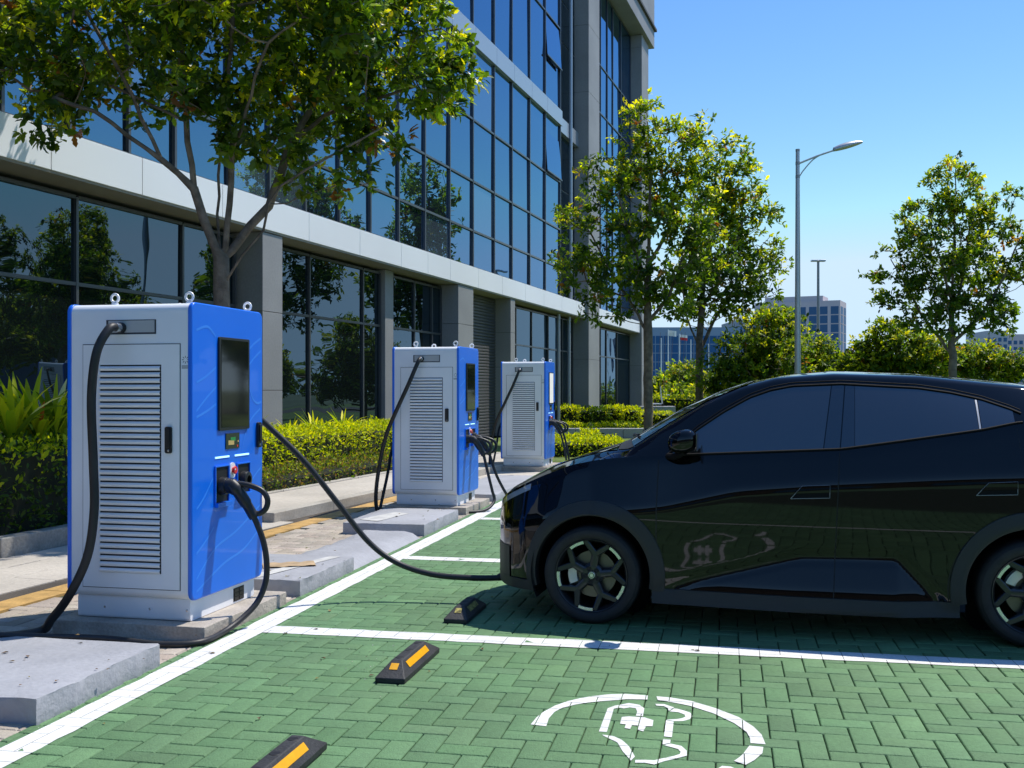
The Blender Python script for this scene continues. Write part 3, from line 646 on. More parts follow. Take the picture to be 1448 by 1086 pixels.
ZC = curve([(-.8,.62),(-.3,.72),(.3,.78),(.463,.80),(.935,.915),(1.5,.968),(2.28,1.02),(2.7,1.04),(3.1,1.02),(3.44,.85)], .12)
ZB = curve([(-.80,.25),(-.6,.215),(-.4,.195),(3.0,.20),(3.2,.26),(3.44,.36)], .03)
ZT = curve([(.30,.20),(.486,.252),(1.327,.479),(1.906,.493),(2.10,.285),(2.2,.2)], .02)    # lower door scoop edge
def side_y(x, z):
    """half width of the body side at height z (array), below the belt"""
    zc, z6, y6 = float(ZC(x)), float(Z6(x)), float(Y6(x)); k = float(Wf(x))/.92
    zc = min(zc, z6-.06)
    P = [(.0,.86),(.20,.885),(.30,.902),(.50,.908),(.70,.9195),(zc-.03,.921),(zc,.918),(zc+.035,.908),(z6-.018,y6+.014),(z6,y6)]
    P = [p for i, p in enumerate(P) if i == 0 or p[0] > P[i-1][0] + .001] if zc > .75 else [(.0,.86),(.20,.885),(.30,.902),(.45,.91),(max(.5,zc-.06),.918),(zc,.91),(z6-.03,y6+.03),(z6,y6)]
    zs, ys = [p[0] for p in P], [p[1] for p in P]
    fine = np.linspace(0, z6, 160); yf = np.interp(fine, zs, ys); kk = np.hanning(13)[1:-1]; kk /= kk.sum()
    yf = np.convolve(np.pad(yf, 5, mode='edge'), kk, 'valid')
    y = np.interp(z, fine, yf)
    zt = float(ZT(x)); y = y + np.clip(zt - z, 0, .3)*.30 - np.clip(1-np.abs(z-zt-.03)/.05, 0, 1)*.008*(zt > .22)
    return y * k
def section(x):
    z6, z7, z8, zb = float(Z6(x)), float(Z7(x)), float(Ztop(x)), float(ZB(x)); k = float(Wf(x))/.92; y7 = float(Y7(x))*k
    zs = np.concatenate([np.linspace(zb, .30, 5), np.linspace(.30, max(z6-.02, .5), 34)[1:], [z6]])
    ys = side_y(x, zs); y6 = ys[-1]
    pts = [(0, zb+.01), (ys[0]*.8, zb)] + list(zip(ys, zs))
    gl = [(y6 + (y7-y6)*t + .012*math.sin(math.pi*t)*min(1, max(0, z7-z6)*3), z6 + (z7-z6)*t) for t in np.linspace(0, 1, 12)[1:-1]]
    rf = [(y7*(1-t), z7 + (z8-z7)*(1-(1-t)**2.2)) for t in np.linspace(0, 1, 13)[1:]]
    a, c = gl[-1], rf[0]; p7 = (y7, z7)
    cn = [((1-t)**2*a[0] + 2*t*(1-t)*p7[0] + t*t*c[0], (1-t)**2*a[1] + 2*t*(1-t)*p7[1] + t*t*c[1]) for t in np.linspace(0, 1, 6)[1:-1]]
    return pts + gl + cn + rf
def surf_y(x, z):
    z6 = float(Z6(x))
    if z <= z6: return float(side_y(x, np.array([z]))[0])
    k = float(Wf(x))/.92; z7 = float(Z7(x)); t = min(1, (z-z6)/max(1e-4, z7-z6)); y6 = float(side_y(x, np.array([z6]))[0]); y7 = float(Y7(x))*k
    return y6 + (y7-y6)*t + .012*math.sin(math.pi*t)*min(1, max(0, z7-z6)*3)
WX = (0.0, 2.69); WZ = .325; AZ = .335; AR = .405
xs = np.concatenate([XN + .3*(1-np.cos(np.linspace(0, math.pi/2, 26))), np.linspace(XN+.3, 3.1, 150)[1:], np.linspace(3.1, XR, 18)[1:]])
S = [section(x) for x in xs]; nS = len(S[0])
body = MB(); V = []
for x, s in zip(xs, S): V += [(x, -y, z) for y, z in s] + [(x, y, z) for y, z in s[::-1][1:-1]]
ring = 2*nS - 2; F_ = []
for i in range(len(xs)-1):
    for j in range(ring):
        q = (i*ring+j, (i+1)*ring+j, (i+1)*ring+(j+1) % ring, i*ring+(j+1) % ring)
        cx = sum(V[a][0] for a in q)/4; cz = sum(V[a][2] for a in q)/4
        if any((cx-wx)**2 + (cz-AZ)**2 < AR**2 and cz < .8 for wx in WX): continue
        F_.append(q)
F_.append(tuple(range(ring))); F_.append(tuple((len(xs)-1)*ring + j for j in range(ring))[::-1])
body.add(V, F_); body.build('body', M['paint_black'], car, smooth=28, fix=True)
SIDES = (-1, 1)
def overlay(P, sgn, off, rim=0.0):
    """P[i][j] = (x, z) on the body side -> grid lifted off the body by off, with a rim turned inwards"""
    mb = MB(); n, m_ = len(P), len(P[0])
    Q = [[(x, sgn*(surf_y(x, z) + off), z) for x, z in row] for row in P]; mb.grid(Q, 0, sgn > 0)
    if rim:
        edge = [(i, 0) for i in range(n)] + [(n-1, j) for j in range(1, m_)] + [(i, m_-1) for i in range(n-2, -1, -1)] + [(0, j) for j in range(m_-2, 0, -1)]
        a = [Q[i][j] for i, j in edge]; b_ = [(x, y - sgn*rim, z) for x, y, z in a]; k = len(a)
        mb.add(a + b_, [((i+1) % k, i, k+i, k+(i+1) % k) if sgn < 0 else (i, (i+1) % k, k+(i+1) % k, k+i) for i in range(k)])
    return mb
def lerp(a, b, t): return a + (b-a)*t
def gapB(z): return np.interp(z, [.236,1.158,1.591], [1.531,1.573,1.618])
def gapA(z): return np.interp(z, [.236,.8,1.10], [.425,.432,.440])
def gapC(z):
    arch = 2.69 - math.sqrt(max(0, .475**2 - (z-AZ)**2)) if z < AZ+.475 else 2.69
    return min(np.interp(z, [.2,.82,1.0,1.35], [2.66,2.66,2.63,2.60]), max(arch - .012, 2.2)) if z < .80 else np.interp(z, [.80,1.0,1.35], [2.635,2.63,2.60])
def dlo(x): return float(np.interp(x, [.50,.68,.85,1.017,1.15,1.285,1.592,2.06,2.25,2.428,2.583,2.66], [1.13,1.287,1.405,1.500,1.548,1.575,1.588,1.561,1.532,1.490,1.432,1.395]))
for sg in SIDES:
    # doors
    for nm, fa, fb in (('front', gapA, gapB), ('rear', gapB, gapC)):
        P = []
        for i in range(45):
            t = i/44; row = []
            for j in range(44):
                # belt height depends on x: iterate once
                s_ = j/43; x_ = lerp(fa(.7), fb(.7), t); zt = float(Z6(x_)) - .006; z = lerp(.262, zt, s_)
                x_ = lerp(fa(z) + .0035, fb(z) - .0035, t); zt = float(Z6(x_)) - .006; z = lerp(.262, zt, s_); row.append((x_, z))
            P.append(row)
        d = overlay(P, sg, .004, .0038).build('door', M['paint_black'], car, smooth=28)
        # door handle: flush flap, the grip's shade below painted as a dark strip
        hx0, hx1, hz0, hz1 = (1.275,1.512,.868,.948) if nm == 'front' else (2.360,2.590,.915,.992)
        def H(f0, f1, sl): return [[(lerp(hx0 + sl*f, hx1, a/10), lerp(hz0, hz1, f) + .010*a/10) for f in np.linspace(f0, f1, 5)] for a in range(11)]
        h = overlay(H(.42, 1, .07), sg, .0095, .005); h.build('door_handle', M['paint_black'], d, smooth=30)
        g = overlay(H(0, .42, .07), sg, .0050, .001); g.build('handle_shade', M['seal'], d, smooth=30)
        e = MB(); pts = H(0, 1, .07); loop = [pts[i][0] for i in range(11)] + [pts[10][j] for j in range(1,5)] + [pts[i][4] for i in range(9,-1,-1)] + [pts[0][j] for j in range(3,-1,-1)]
        e.tube([(x, sg*(surf_y(x, z)+.0055), z) for x, z in loop], .0020, 6); e.build('handle_edge_line', M['pole2'], d)  # bright edge of the handle drawn as a pale grey line
    gp = MB()
    for fn, zt_ in ((gapA, 1.09), (gapB, 1.16), (gapC, 1.33)):
        Z_ = np.linspace(.262, zt_, 40); gp.grid([[(fn(z)+e, sg*(surf_y(fn(z)+e, z)+.0022), z) for e in (-.0045, .0045)] for z in Z_], 0, sg > 0)
    gp.grid([[(x, sg*(surf_y(x, z)+.0022), z) for z in (.257, .265)] for x in np.linspace(.425, 2.2, 40)], 0, sg < 0)
    gp.build('door_gap', M['dark'], car, smooth=0)
    # side glass: front, pillar, rear, quarter
    def glass(x0, x1, name, mt, off=.005, inset=.016, n=26):
        P = []
        for i in range(n+1):
            t = i/n; row = []
            for j in range(13):
                s_ = j/12; xc = lerp(x0[0], x1[0], t); zb, ztp = float(Z6(xc)) + inset, max(dlo(xc) - .006, float(Z6(xc)) + inset + .002)
                for _ in range(2):
                    z = lerp(zb, ztp, s_); hf = (z - 1.1)/.48; xc = lerp(lerp(x0[0], x0[1], hf), lerp(x1[0], x1[1], hf), t); zb, ztp = float(Z6(xc)) + inset, max(dlo(xc) - .006, float(Z6(xc)) + inset + .002)
                row.append((xc, lerp(zb, ztp, s_)))
            P.append(row)
        return overlay(P, sg, off, .004).build(name, mt, car, smooth=30), P
    glass((.53,.53), (1.462,1.530), 'side_window', M['car_glass'])
    glass((1.468,1.536), (1.566,1.612), 'door_pillar', M['pillar'] if 'pillar' in M else M.setdefault('pillar', mat('pillar_gloss', (.010,.010,.010), .03, spec=.75, ior=1.85)), .006)
    glass((1.573,1.619), (1.660,1.675), 'door_pillar', M['pillar'], .006)
    glass((1.663,1.678), (2.395,2.385), 'side_window', M['car_glass'])
    glass((2.398,2.388), (2.408,2.398), 'window_strip', M['pole'] , .007)
    glass((2.413,2.403), (2.605,2.59), 'quarter_window', M['car_glass'])
    t_ = MB()
    xs_ = np.linspace(.50, 2.64, 70)
    t_.tube([(x, sg*(surf_y(x, dlo(x)+.004)+.004), dlo(x)+.004) for x in xs_], .0075, 6)
    t_.tube([(x, sg*(surf_y(x, min(dlo(x)+.026, float(Z7(x))-.002))+.001), min(dlo(x)+.026, float(Z7(x))-.002)) for x in xs_], .0035, 6)
    t_.tube([(x, sg*(surf_y(x, float(Z6(x))+.008)+.003), float(Z6(x))+.008) for x in np.linspace(.56, 2.64, 70)], .0085, 6)
    t_.build('window_seal', M['seal'], car)
    # wheel arch cladding
    for wx, a0, a1 in ((WX[0], -12, 194), (WX[1], -14, 192)):
        P = []; n = 60
        mb = MB(); rows = []
        for i in range(n+1):
            a = R(a0 + (a1-a0)*i/n); row = []
            ro = .478 + .012*max(0, math.sin(a))**2
            if wx == 0: ro = ro + (-.02 if math.cos(a) < 0 else .01)*abs(math.cos(a))
            for r, off in ((.380,-.06),(.388,.012),(.397,.018),(.42,.016),(ro-.012,.014),(ro-.003,.012),(ro,.002)):
                x, z = wx + r*math.cos(a), AZ + r*math.sin(a); y = surf_y(max(XN+.02, x), max(z, .12))
                row.append((x, sg*(y + off), max(z, .17)))
            rows.append(row)
        mb.grid(rows, 0, sg < 0); mb.build('wheel_arch_trim', M['clad'], car, smooth=40)
        lm = MB(); lm.grid([[(wx + .415*math.cos(R(a)), sg*.93*t_2, AZ + .415*math.sin(R(a))) for t_2 in (.45, .62, .80, .955)] for a in np.linspace(-25, 205, 40)], 0, sg > 0)
        lm.lathe([(.0,sg*.42),(.42,sg*.42)], (wx, 0, AZ), 'y', 30)
        lm.build('wheel_housing', M['liner'], car)
    sk = overlay([[(lerp(.40, 2.27, i/50), lerp(.165, .258, j/6)) for j in range(7)] for i in range(51)], sg, .012, .02); sk.build('side_skirt', M['clad'], car)
    # vent slot on the fender behind the wheel
    vs_ = MB(); P = []
    for i in range(13):
        t = i/12; x0, z0 = lerp(.285, .405, t), lerp(.70, .50, t) + .03*math.sin(math.pi*t); w_ = .022*math.sin(math.pi*min(1, t*1.0+.02))+.003
        P.append([(x0 + w_*a*.8, z0 + w_*a) for a in (0,.5,1)])
    overlay(P, sg, .0065, .004).build('fender_vent', M['seal'], car)
    # mirror
    mh = MB(); c0 = (.615, sg*(.92+.035), 1.222); P = []
    for i in range(13):
        th = math.pi*i/12; row = []
        for j in range(25):
            ph = 2*math.pi*j/24; e = .78
            sx = math.cos(th); r_ = math.sin(th)**.75
            x = -.105*sx if sx > 0 else -.085*sx; y = .085*r_*abs(math.cos(ph))**e*(1 if math.cos(ph) >= 0 else -1); z = .078*r_*abs(math.sin(ph))**e*(1 if math.sin(ph) >= 0 else -1)
            row.append((c0[0] + x, c0[1] + y, c0[2] + z + .012*(x/.1)))
        P.append(row)
    mh.grid(P, 0, True); mm = mh.build('wing_mirror', M['paint_black'], car, smooth=60, fix=True)
    ml = MB(); ml.tube(catmull([(.50, sg*.845, 1.118), (.56, sg*.93, 1.125), (.62, sg*.98, 1.16)], 6), [.022]*13, 10); ml.build('mirror_stalk', M['seal'], mm)
    ml = MB(); ml.prism([(c0[1]-.07, 1.165),(c0[1]+.07, 1.165),(c0[1]+.07,1.275),(c0[1]-.07,1.275)], 'x', c0[0]+.078, c0[0]+.086); ml.build('mirror_glass', M['car_glass'], mm, bevel=.01)
    # headlamp strip and running lamp
    P = [[(x, z) for z in np.linspace(float(Z6(x)) - .055 - .01*(x+.7), float(Z6(x)) - .018, 5)] for x in np.linspace(-.735, -.44, 16)]
    overlay(P, sg, .004, .003).build('headlamp', M['hl'], car, smooth=40)
    P = [[(x, z) for z in np.linspace(.60, .70, 5)] for x in np.linspace(-.765, -.70, 6)]
    overlay(P, sg, .004, .003).build('running_lamp', M['hl'], car, smooth=40)
    P = [[(x, z) for z in np.linspace(.24, .48, 8)] for x in np.linspace(-.775, -.60, 8)]
    overlay(P, sg, .012, .01).build('bumper_intake', M['clad'], car, smooth=40)
    P = [[(x, z) for z in np.linspace(.20, .268, 4)] for x in np.linspace(-.785, -.40, 24)]
    overlay(P, sg, .016, .02).build('bumper_lip', M['clad'], car, smooth=40)
    P = [[(x, z) for z in np.linspace(.90, 1.0, 4)] for x in np.linspace(3.12, 3.38, 8)]
    overlay(P, sg, .004, .003).build('tail_lamp', M['tail'], car, smooth=40)
    # fender seam near the headlamp and front door gap
    sm = MB(); sm.tube([(lerp(-.395, -.355, t), sg*(surf_y(lerp(-.395, -.355, t), lerp(.93, .82, t)) + .0005), lerp(.93, .82, t)) for t in np.linspace(0, 1, 8)], .0025, 6); sm.build('fender_seam', M['seal'], car)
def top(x, s_, dz):
    k = float(Wf(x))/.92; y7 = float(Y7(x))*k; z7, z8 = float(Z7(x)), float(Ztop(x)); return (x, y7*s_, z7 + (z8-z7)*(1-abs(s_)**2.2) + dz)
ws = MB().grid([[top(lerp(.17 + .10*s_*s_, 1.05 - .06*s_*s_, t), s_, .0045) for s_ in np.linspace(-.955, .955, 25)] for t in np.linspace(0, 1, 24)], 0); ws.build('windscreen', M['car_glass'], car, smooth=40)
hd = MB().grid([[top(lerp(-.66 + .20*s_*s_, .10 + .03*s_*s_, t), s_, .004) for s_ in np.linspace(-1, 1, 25)] for t in np.linspace(0, 1, 24)], 0); hd.build('bonnet', M['paint_black'], car, smooth=40)
cw = MB().grid([[top(lerp(.108 + .03*s_*s_, .165 + .10*s_*s_, t), s_, .004) for s_ in np.linspace(-.97, .97, 25)] for t in np.linspace(0, 1, 4)], 0); cw.build('cowl', M['clad'], car, smooth=40)
rw = MB().grid([[top(lerp(3.14, 3.27, t), s_, .006) for s_ in np.linspace(-.9, .9, 15)] for t in np.linspace(0, 1, 8)], 0); rw.build('rear_window', M['car_glass'], car, smooth=40)
for a, b_ in ((.55, .05), (-.05, -.62)):
    w_ = MB(); w_.tube([top(.16 + .10*a*a, a, .02), top(.19 + .07*((a+b_)/2)**2, (a+b_)/2, .022), top(.24 + .05*b_*b_, b_, .016)], .008, 6); w_.tube([top(.19 + .07*((a+b_)/2)**2 - .02, (a+b_)/2+.2, .018), top(.25 + .05*b_*b_, b_-.12, .014)], .006, 6); w_.build('wiper', M['black'], car)
# wheels
def wheel():
    w = MB(); n = 48
    w.lathe([(.236,-.012),(.232,-.004),(.222,.010),(.214,.055),(.205,.16)], (0,0,0), 'y', n, 0)
    w.lathe([(.245,-.006),(.240,-.014),(.236,-.012)], (0,0,0), 'y', n, 0)
    w.lathe([(0,.004),(.030,.004),(.034,.010),(.060,.008),(.075,.020),(.078,.05)], (0,0,0), 'y', 30, 0)
    w.lathe([(0,-.001),(.020,-.001),(.024,.004)], (0,0,0), 'y', 20, 1); w.lathe([(.012,-.002),(.016,-.002)], (0,0,0), 'y', 20, 0)
    def arm(p, q, w0, w1, y0, y1, m):
        dx, dz = q[0]-p[0], q[1]-p[1]; l_ = math.hypot(dx, dz); nx, nz = -dz/l_, dx/l_; v = []
        for (c_, hw, y) in ((p, w0, y0), (q, w1, y1)):
            for s_, yy in ((-1.25, y+.030), (-1, y+.004), (-.72, y), (.72, y), (1, y+.004), (1.25, y+.030)): v.append((c_[0]+nx*hw*s_, yy, c_[1]+nz*hw*s_))
        w.add(v, [(i, i+6, i+7, i+1) for i in range(5)] + [(0,1,2,3,4,5), (11,10,9,8,7,6)], m)
    for k in range(5):
        a = R(80 + 72*k); c_, s_ = math.cos(a), math.sin(a)
        arm((c_*.05, s_*.05), (c_*.150, s_*.150), .025, .022, .010, .006, 0)
        for d in (-1, 1):
            a2 = a + d*R(20.5); arm((c_*.140, s_*.140), (math.cos(a2)*.230, math.sin(a2)*.230), .0195, .017, .006, -.004, 0)
        ab = R(80 + 36 + 72*k)
        w.grid([[((r)*math.cos(ab + R(t)), y, r*math.sin(ab + R(t))) for r, y in ((.212,-.004),(.2145,-.011),(.232,-.0125),(.2345,-.006))] for t in np.linspace(-12.5, 12.5, 10)], 1)
        w.lathe([(.0,-.001),(.010,-.001),(.0115,-.0045),(.0155,-.0045),(.017,.004)], (math.cos(ab)*.044, .009, math.sin(ab)*.044), 'y', 12, 2)
    o = w.build('wheel', [M['rim'], M['rim_s'], M['dark']], car, smooth=35)
    t = MB(); t.lathe([(.240,-.004),(.247,-.012),(.262,-.020),(.285,-.022),(.300,-.017),(.302,-.013),(.312,-.008),(.321,.008),(.325,.03),(.325,.19),(.312,.222),(.27,.235),(.24,.225)], (0,0,0), 'y', 64)
    for k in range(3): t.lathe([(.3255,.055+.05*k),(.3258,.06+.05*k),(.3255,.065+.05*k)], (0,0,0), 'y', 64)
    t.build('tyre', M['tyre'], o, smooth=40)
    d = MB(); d.lathe([(.06,.075),(.155,.075),(.158,.085),(.155,.1)], (0,0,0), 'y', 40); d.lathe([(0,.06),(.06,.06),(.065,.08)], (0,0,0), 'y', 20); d.build('brake_disc', M['disc'], o)
    c = MB()
    P = []
    for t_2 in np.linspace(150, 205, 8): P.append([(r*math.cos(R(t_2)), y, r*math.sin(R(t_2))) for r, y in ((.105,.07),(.108,.045),(.13,.036),(.165,.04),(.172,.07))])
    c.grid(P, 0, False); c.build('brake_caliper', M['caliper'], o, smooth=50)
    o_ = o; 
    return o_
w0 = wheel(); w0.location = (WX[0], -.895, WZ)
def wdup(x, y, rz): o = dup(w0); o.location = (x, y, WZ); o.rotation_euler = (0, R(17*x), rz); return o
wdup(WX[1], -.895, 0)
for x in WX: wdup(x, .895, math.pi)
# ================================================================ OFFICE BUILDING  (local x along the facade, y inwards, z up)
FR = math.pi/2 - R(FAC.deg)
bld = thing('office_building', 'long office building with blue glass upper floors, pale fascia band and dark ground floor glazing', 'office building', (*FAC.o, 0), FR)
SL, SE = -66.0, 2.2
def fpart(mb, name, m, parent=None, bevel=0, smooth=0): return mb.build(name, m, parent or bld, smooth=smooth, bevel=bevel)
# body of the building behind the facade
b = MB(); b.box(SL, SE-.4, 1.0, 19, 0, 24.6); fpart(b, 'wall', M['stone'])
# fascia band in panels with open joints
b = MB(); js = [-66,-62,-58,-54,-50.5,-47.6,-44.95,-42.9,-40.6,-37.35,-34.9,-32.5,-30.7,-29.0,-26.6,-24.2,-21.6,-19.2,-16.6,-14.2,-12.62]
for a, c in zip(js, js[1:]): b.box(a+.008, c-.008, 0, .30, 4.70, 5.30)
fpart(b, 'fascia_band', M['fascia'], bevel=.006)
b = MB(); js = [-10.55,-7.6,-4.9,-2.2,-.02]
for a, c in zip(js, js[1:]): b.box(a+.008, c-.008, 0, .30, 4.70, 5.30)
fpart(b, 'fascia_band', M['fascia'], bevel=.006)
b = MB(); b.box(SL, -12.64, .02, 1.0, 4.66, 4.72, 0); b.box(SL, -12.64, .302, .42, 4.72, 5.30, 0); b.box(-10.54, -.04, .02, 1.0, 4.66, 4.72, 0); b.box(-10.54, -.04, .302, .42, 4.72, 5.30, 0)
fpart(b, 'soffit', M['soffit'])
# stone columns: clad with slabs, fine joints
def column(x0, x1, y0, y1, z0, z1, hs):
    b = MB(); b.box(x0+.01, x1-.01, y0+.01, y1, z0, z1, 1); z = z0
    while z < z1 - .05:
        zz = min(z1, z + hs); b.box(x0, x1, y0, y1-.02, z+.006, zz-.006, 0); z = zz
    fpart(b, 'column', [M['stone'], M['stone_dark']], bevel=.005)
column(-39.15, -38.39, .04, .9, 0, 4.655, 1.55)
column(-28.25, -26.95, .04, .9, 0, 4.655, 1.17)
column(-23.20, -22.70, .04, .9, 0, 4.655, 1.17)
column(-12.62, -10.55, -.14, 1.1, 0, 24.4, 2.9)
column(-.02, 2.0, -.10, 1.1, 0, 21.0, 2.9)
# roller shutter in the recess
b = MB()
for k in range(46): b.prism([(.60, .02+k*.1),(.575,.045+k*.1),(.575,.095+k*.1),(.60,.118+k*.1)], 'x', -26.94, -23.21)
b.box(-26.94, -23.21, .605, .70, 0, 4.65); fpart(b, 'roller_shutter', M['shutter'])
rg = random.Random(4)
def pane(x0, x1, z0, z1, y, m, parent, name='window_pane', tilt=.005):
    a, c = rg.uniform(-tilt, tilt), rg.uniform(-tilt, tilt); w, h_ = (x1-x0)/2, (z1-z0)/2; b = MB()
    P = [(x0, y - a*w - c*h_, z0), (x1, y + a*w - c*h_, z0), (x1, y + a*w + c*h_, z1), (x0, y - a*w + c*h_, z1)]
    b.add(P, [(0,1,2,3)]); return b.build(name, m, parent, smooth=0)
# ground floor glazing
def shopfront(xs_, zs, y, gm, fw=.055):
    b = MB()
    for x in xs_: b.box(x-fw/2, x+fw/2, y-.05, y+.05, zs[0], zs[-1])
    for z in zs:
        for a, c in zip(xs_, xs_[1:]): b.box(a+fw/2, c-fw/2, y-.045, y+.05, z-fw/2, z+fw/2)
    b.box(xs_[0], xs_[-1], y+.06, y+.10, zs[0], zs[-1]); f = fpart(b, 'shop_window', M['frame'])
    for a, c in zip(xs_, xs_[1:]):
        for z0, z1 in zip(zs, zs[1:]): pane(a+fw/2, c-fw/2, z0+fw/2, z1-fw/2, y, gm, f)
ZG = [.05, 3.2, 4.55]
shopfront([-66,-62.5,-59.5,-56.5,-53.2,-50.0,-46.9,-43.75,-41.0,-39.3], ZG, .6, M['gl_gf'])
shopfront([-38.35,-36.28,-33.55,-32.55], ZG, .6, M['gl_gf'])
shopfront([-31.95,-30.3,-29.0,-28.27], ZG, .6, M['gl_gf'])
b = MB(); b.box(-32.5, -31.98, .45, .9, 0, 4.65); fpart(b, 'column', M['stone'], bevel=.01)
shopfront([-22.65,-20.9,-18.9,-16.6,-14.4,-12.65], ZG, .6, M['gl_gf'])
shopfront([-10.5,-8.6,-7.2,-5.9,-3.4,-.06], ZG, .6, M['gl_gf'])
# upper curtain wall
cw_ = MB(); UX = [-66,-63,-60,-57.5,-55,-52.8,-50.8,-48.9,-47.2,-45.75,-44.42,-43.08,-41.86,-40.21,-38.75,-37.29,-35.72,-34.08,-32.39,-30.62,-28.74,-26.74,-24.69,-22.78,-20.66,-18.59,-16.4]
UZ = [5.32, 6.45, 7.97, 9.87, 12.10, 12.70, 16.0, 17.7, 19.4, 21.2, 24.6]
fw = .06; UY = .16
for x in UX: cw_.box(x-fw/2, x+fw/2, UY-.06, UY+.06, 5.32, 24.6)
for z in UZ:
    if z in (12.10, 12.70): continue
    for a, c in zip(UX, UX[1:]): cw_.box(a+fw/2, c-fw/2, UY-.05, UY+.06, z-.03, z+.03)
cw_.box(SL, -16.4, UY+.07, .95, 5.32, 24.6)
curt = fpart(cw_, 'curtain_wall', M['frame'])
b = MB()
for a, c in zip(UX, UX[1:]): b.box(a+.008, c-.008, UY-.13, UY+.05, 12.10, 12.70)
fpart(b, 'silver_strip', M['silver'], curt, bevel=.006)
cells = []
for a, c in zip(UX, UX[1:]):
    for z0, z1 in zip(UZ, UZ[1:]):
        if z0 == 12.10: continue
        x, y = FAC.w(-UY, (a+c)/2); zz = (z0+z1)/2
        u = U0 + x/max(y, .1)*FPX; v = V0 - (z0-CAMH)/max(y, .1)*FPX
        vis = y > 10 and u > -60 and v > -60
        cells.append((not vis, -((c-a)*(z1-z0)/max(y,1)**2), a, c, z0, z1))
cells.sort(); hid = MB()
for k, (nv, _, a, c, z0, z1) in enumerate(cells):
    za, zb = z0 + (.0 if z0 == 12.70 else .03), z1 - (.0 if z1 == 12.10 else .03)
    if k < 96 and not nv:
        if z0 in (9.87, 12.70) and a == -18.59:     # an opened ventilation sash
            zm = za + (.55 if z0 == 9.87 else 1.6)
            zs0 = za if z0 == 9.87 else za + 1.6; zs1 = za + 1.55 if z0 == 9.87 else zb - .1
            pane(a+.03, c-.03, za, zs0, UY, M['gl_up'], curt) if zs0 > za + .1 else None
            pane(a+.03, c-.03, zs1, zb, UY, M['gl_up'], curt) if zb > zs1 + .1 else None
            s = MB(); s.add([(a+.06, UY-.02, zs1), (c-.06, UY-.02, zs1), (c-.06, UY-.11, zs0+.03), (a+.06, UY-.11, zs0+.03)], [(3,2,1,0)])
            s.box(a+.03, c-.03, UY-.135, UY-.10, zs0+.0, zs0+.05, 1)
            s.build('opened_sash', [M['gl_up'], M['frame']], curt, smooth=0); continue
        pane(a+.03, c-.03, za, zb, UY, M['gl_up2'] if rg.random() < .22 else M['gl_up'], curt)
    else: hid.add([(a+.03, UY, za), (c-.03, UY, za), (c-.03, UY, zb), (a+.03, UY, zb)], [(0,1,2,3)])
o = hid.build('window_panes', M['gl_up'], curt, smooth=0); o['kind'] = 'stuff'
# narrow return strip by the pier, its shade put into darker glass, with down pipes
shop = MB(); shop.box(-16.37, -12.64, .50, .60, 5.32, 24.6); f = fpart(shop, 'return_strip', M['frame'])
for z0, z1 in zip(UZ, UZ[1:]): pane(-16.2, -12.75, z0+.03, z1-.03, .48, M['gl_gf'], f)
b = MB(); b.box(-16.37, -12.64, .30, .495, 12.10, 12.70); fpart(b, 'silver_strip', M['silver'], f)
for x in (-15.9, -14.2):
    b = MB(); b.tube([(x, .33, 0.05), (x, .33, 4.64)], .07, 10); fpart(b, 'down_pipe', M['silver'], smooth=40)
b = MB(); b.tube([(-14.2, .25, 5.35), (-14.2, .25, 24.4)], .07, 10); fpart(b, 'down_pipe', M['silver'], smooth=40)
# recessed windows between pier and corner column
RX = [-10.5,-8.9,-7.4,-5.9,-4.6,-2.6,-.05]; RZ = [5.32,7.97,9.87,12.10,12.70,14.9,17.2,20.95]
shopfront(RX, [z for z in RZ if z != 12.10], .55, M['gl_up'])
b = MB(); b.box(-10.5, -.05, .36, .49, 12.12, 12.72); fpart(b, 'silver_strip', M['silver'])
# roof beam with lip
b = MB(); b.box(-10.56, 2.7, -.32, 1.2, 21.02, 24.6); b.box(-10.7, 2.85, -.45, 1.2, 22.0, 22.16, 1); fpart(b, 'roof_beam', [M['stone'], M['stone_dark']], bevel=.02)
# ================================================================ VEGETATION
MAPLE = ([(0,0,0),(.16,.30,.04),(.52,.34,.0),(.26,.52,.05),(.42,.86,-.03),(.14,.72,.04),(0,1.05,-.06),(-.14,.72,.04),(-.42,.86,-.03),(-.26,.52,.05),(-.52,.34,.0),(-.16,.30,.04),(0,.5,-.05)],
         [(0,1,12),(1,2,3),(1,3,12),(3,4,5),(3,5,12),(5,6,12),(6,7,12),(7,8,9),(7,9,12),(9,10,11),(9,11,12),(11,0,12)])
LEAF = ([(0,0,0),(.19,.35,.06),(.21,.70,.03),(0,1.0,-.10),(-.21,.70,.03),(-.19,.35,.06),(0,.5,-.02)], [(0,1,6),(1,2,6),(2,3,6),(3,4,6),(4,5,6),(5,0,6)])
OBL = ([(0,0,0),(.10,.25,.04),(.25,.48,.05),(.17,.60,.03),(.22,.78,.0),(0,1.08,-.14),(-.22,.78,.0),(-.17,.60,.03),(-.25,.48,.05),(-.10,.25,.04),(0,.55,-.03)], [(0,1,10),(1,2,10),(2,3,10),(3,4,10),(4,5,10),(5,6,10),(6,7,10),(7,8,10),(8,9,10),(9,0,10)])
DIAM = ([(0,0,0),(.32,.5,.06),(0,1,0),(-.32,.5,.06)], [(0,1,2),(0,2,3)])
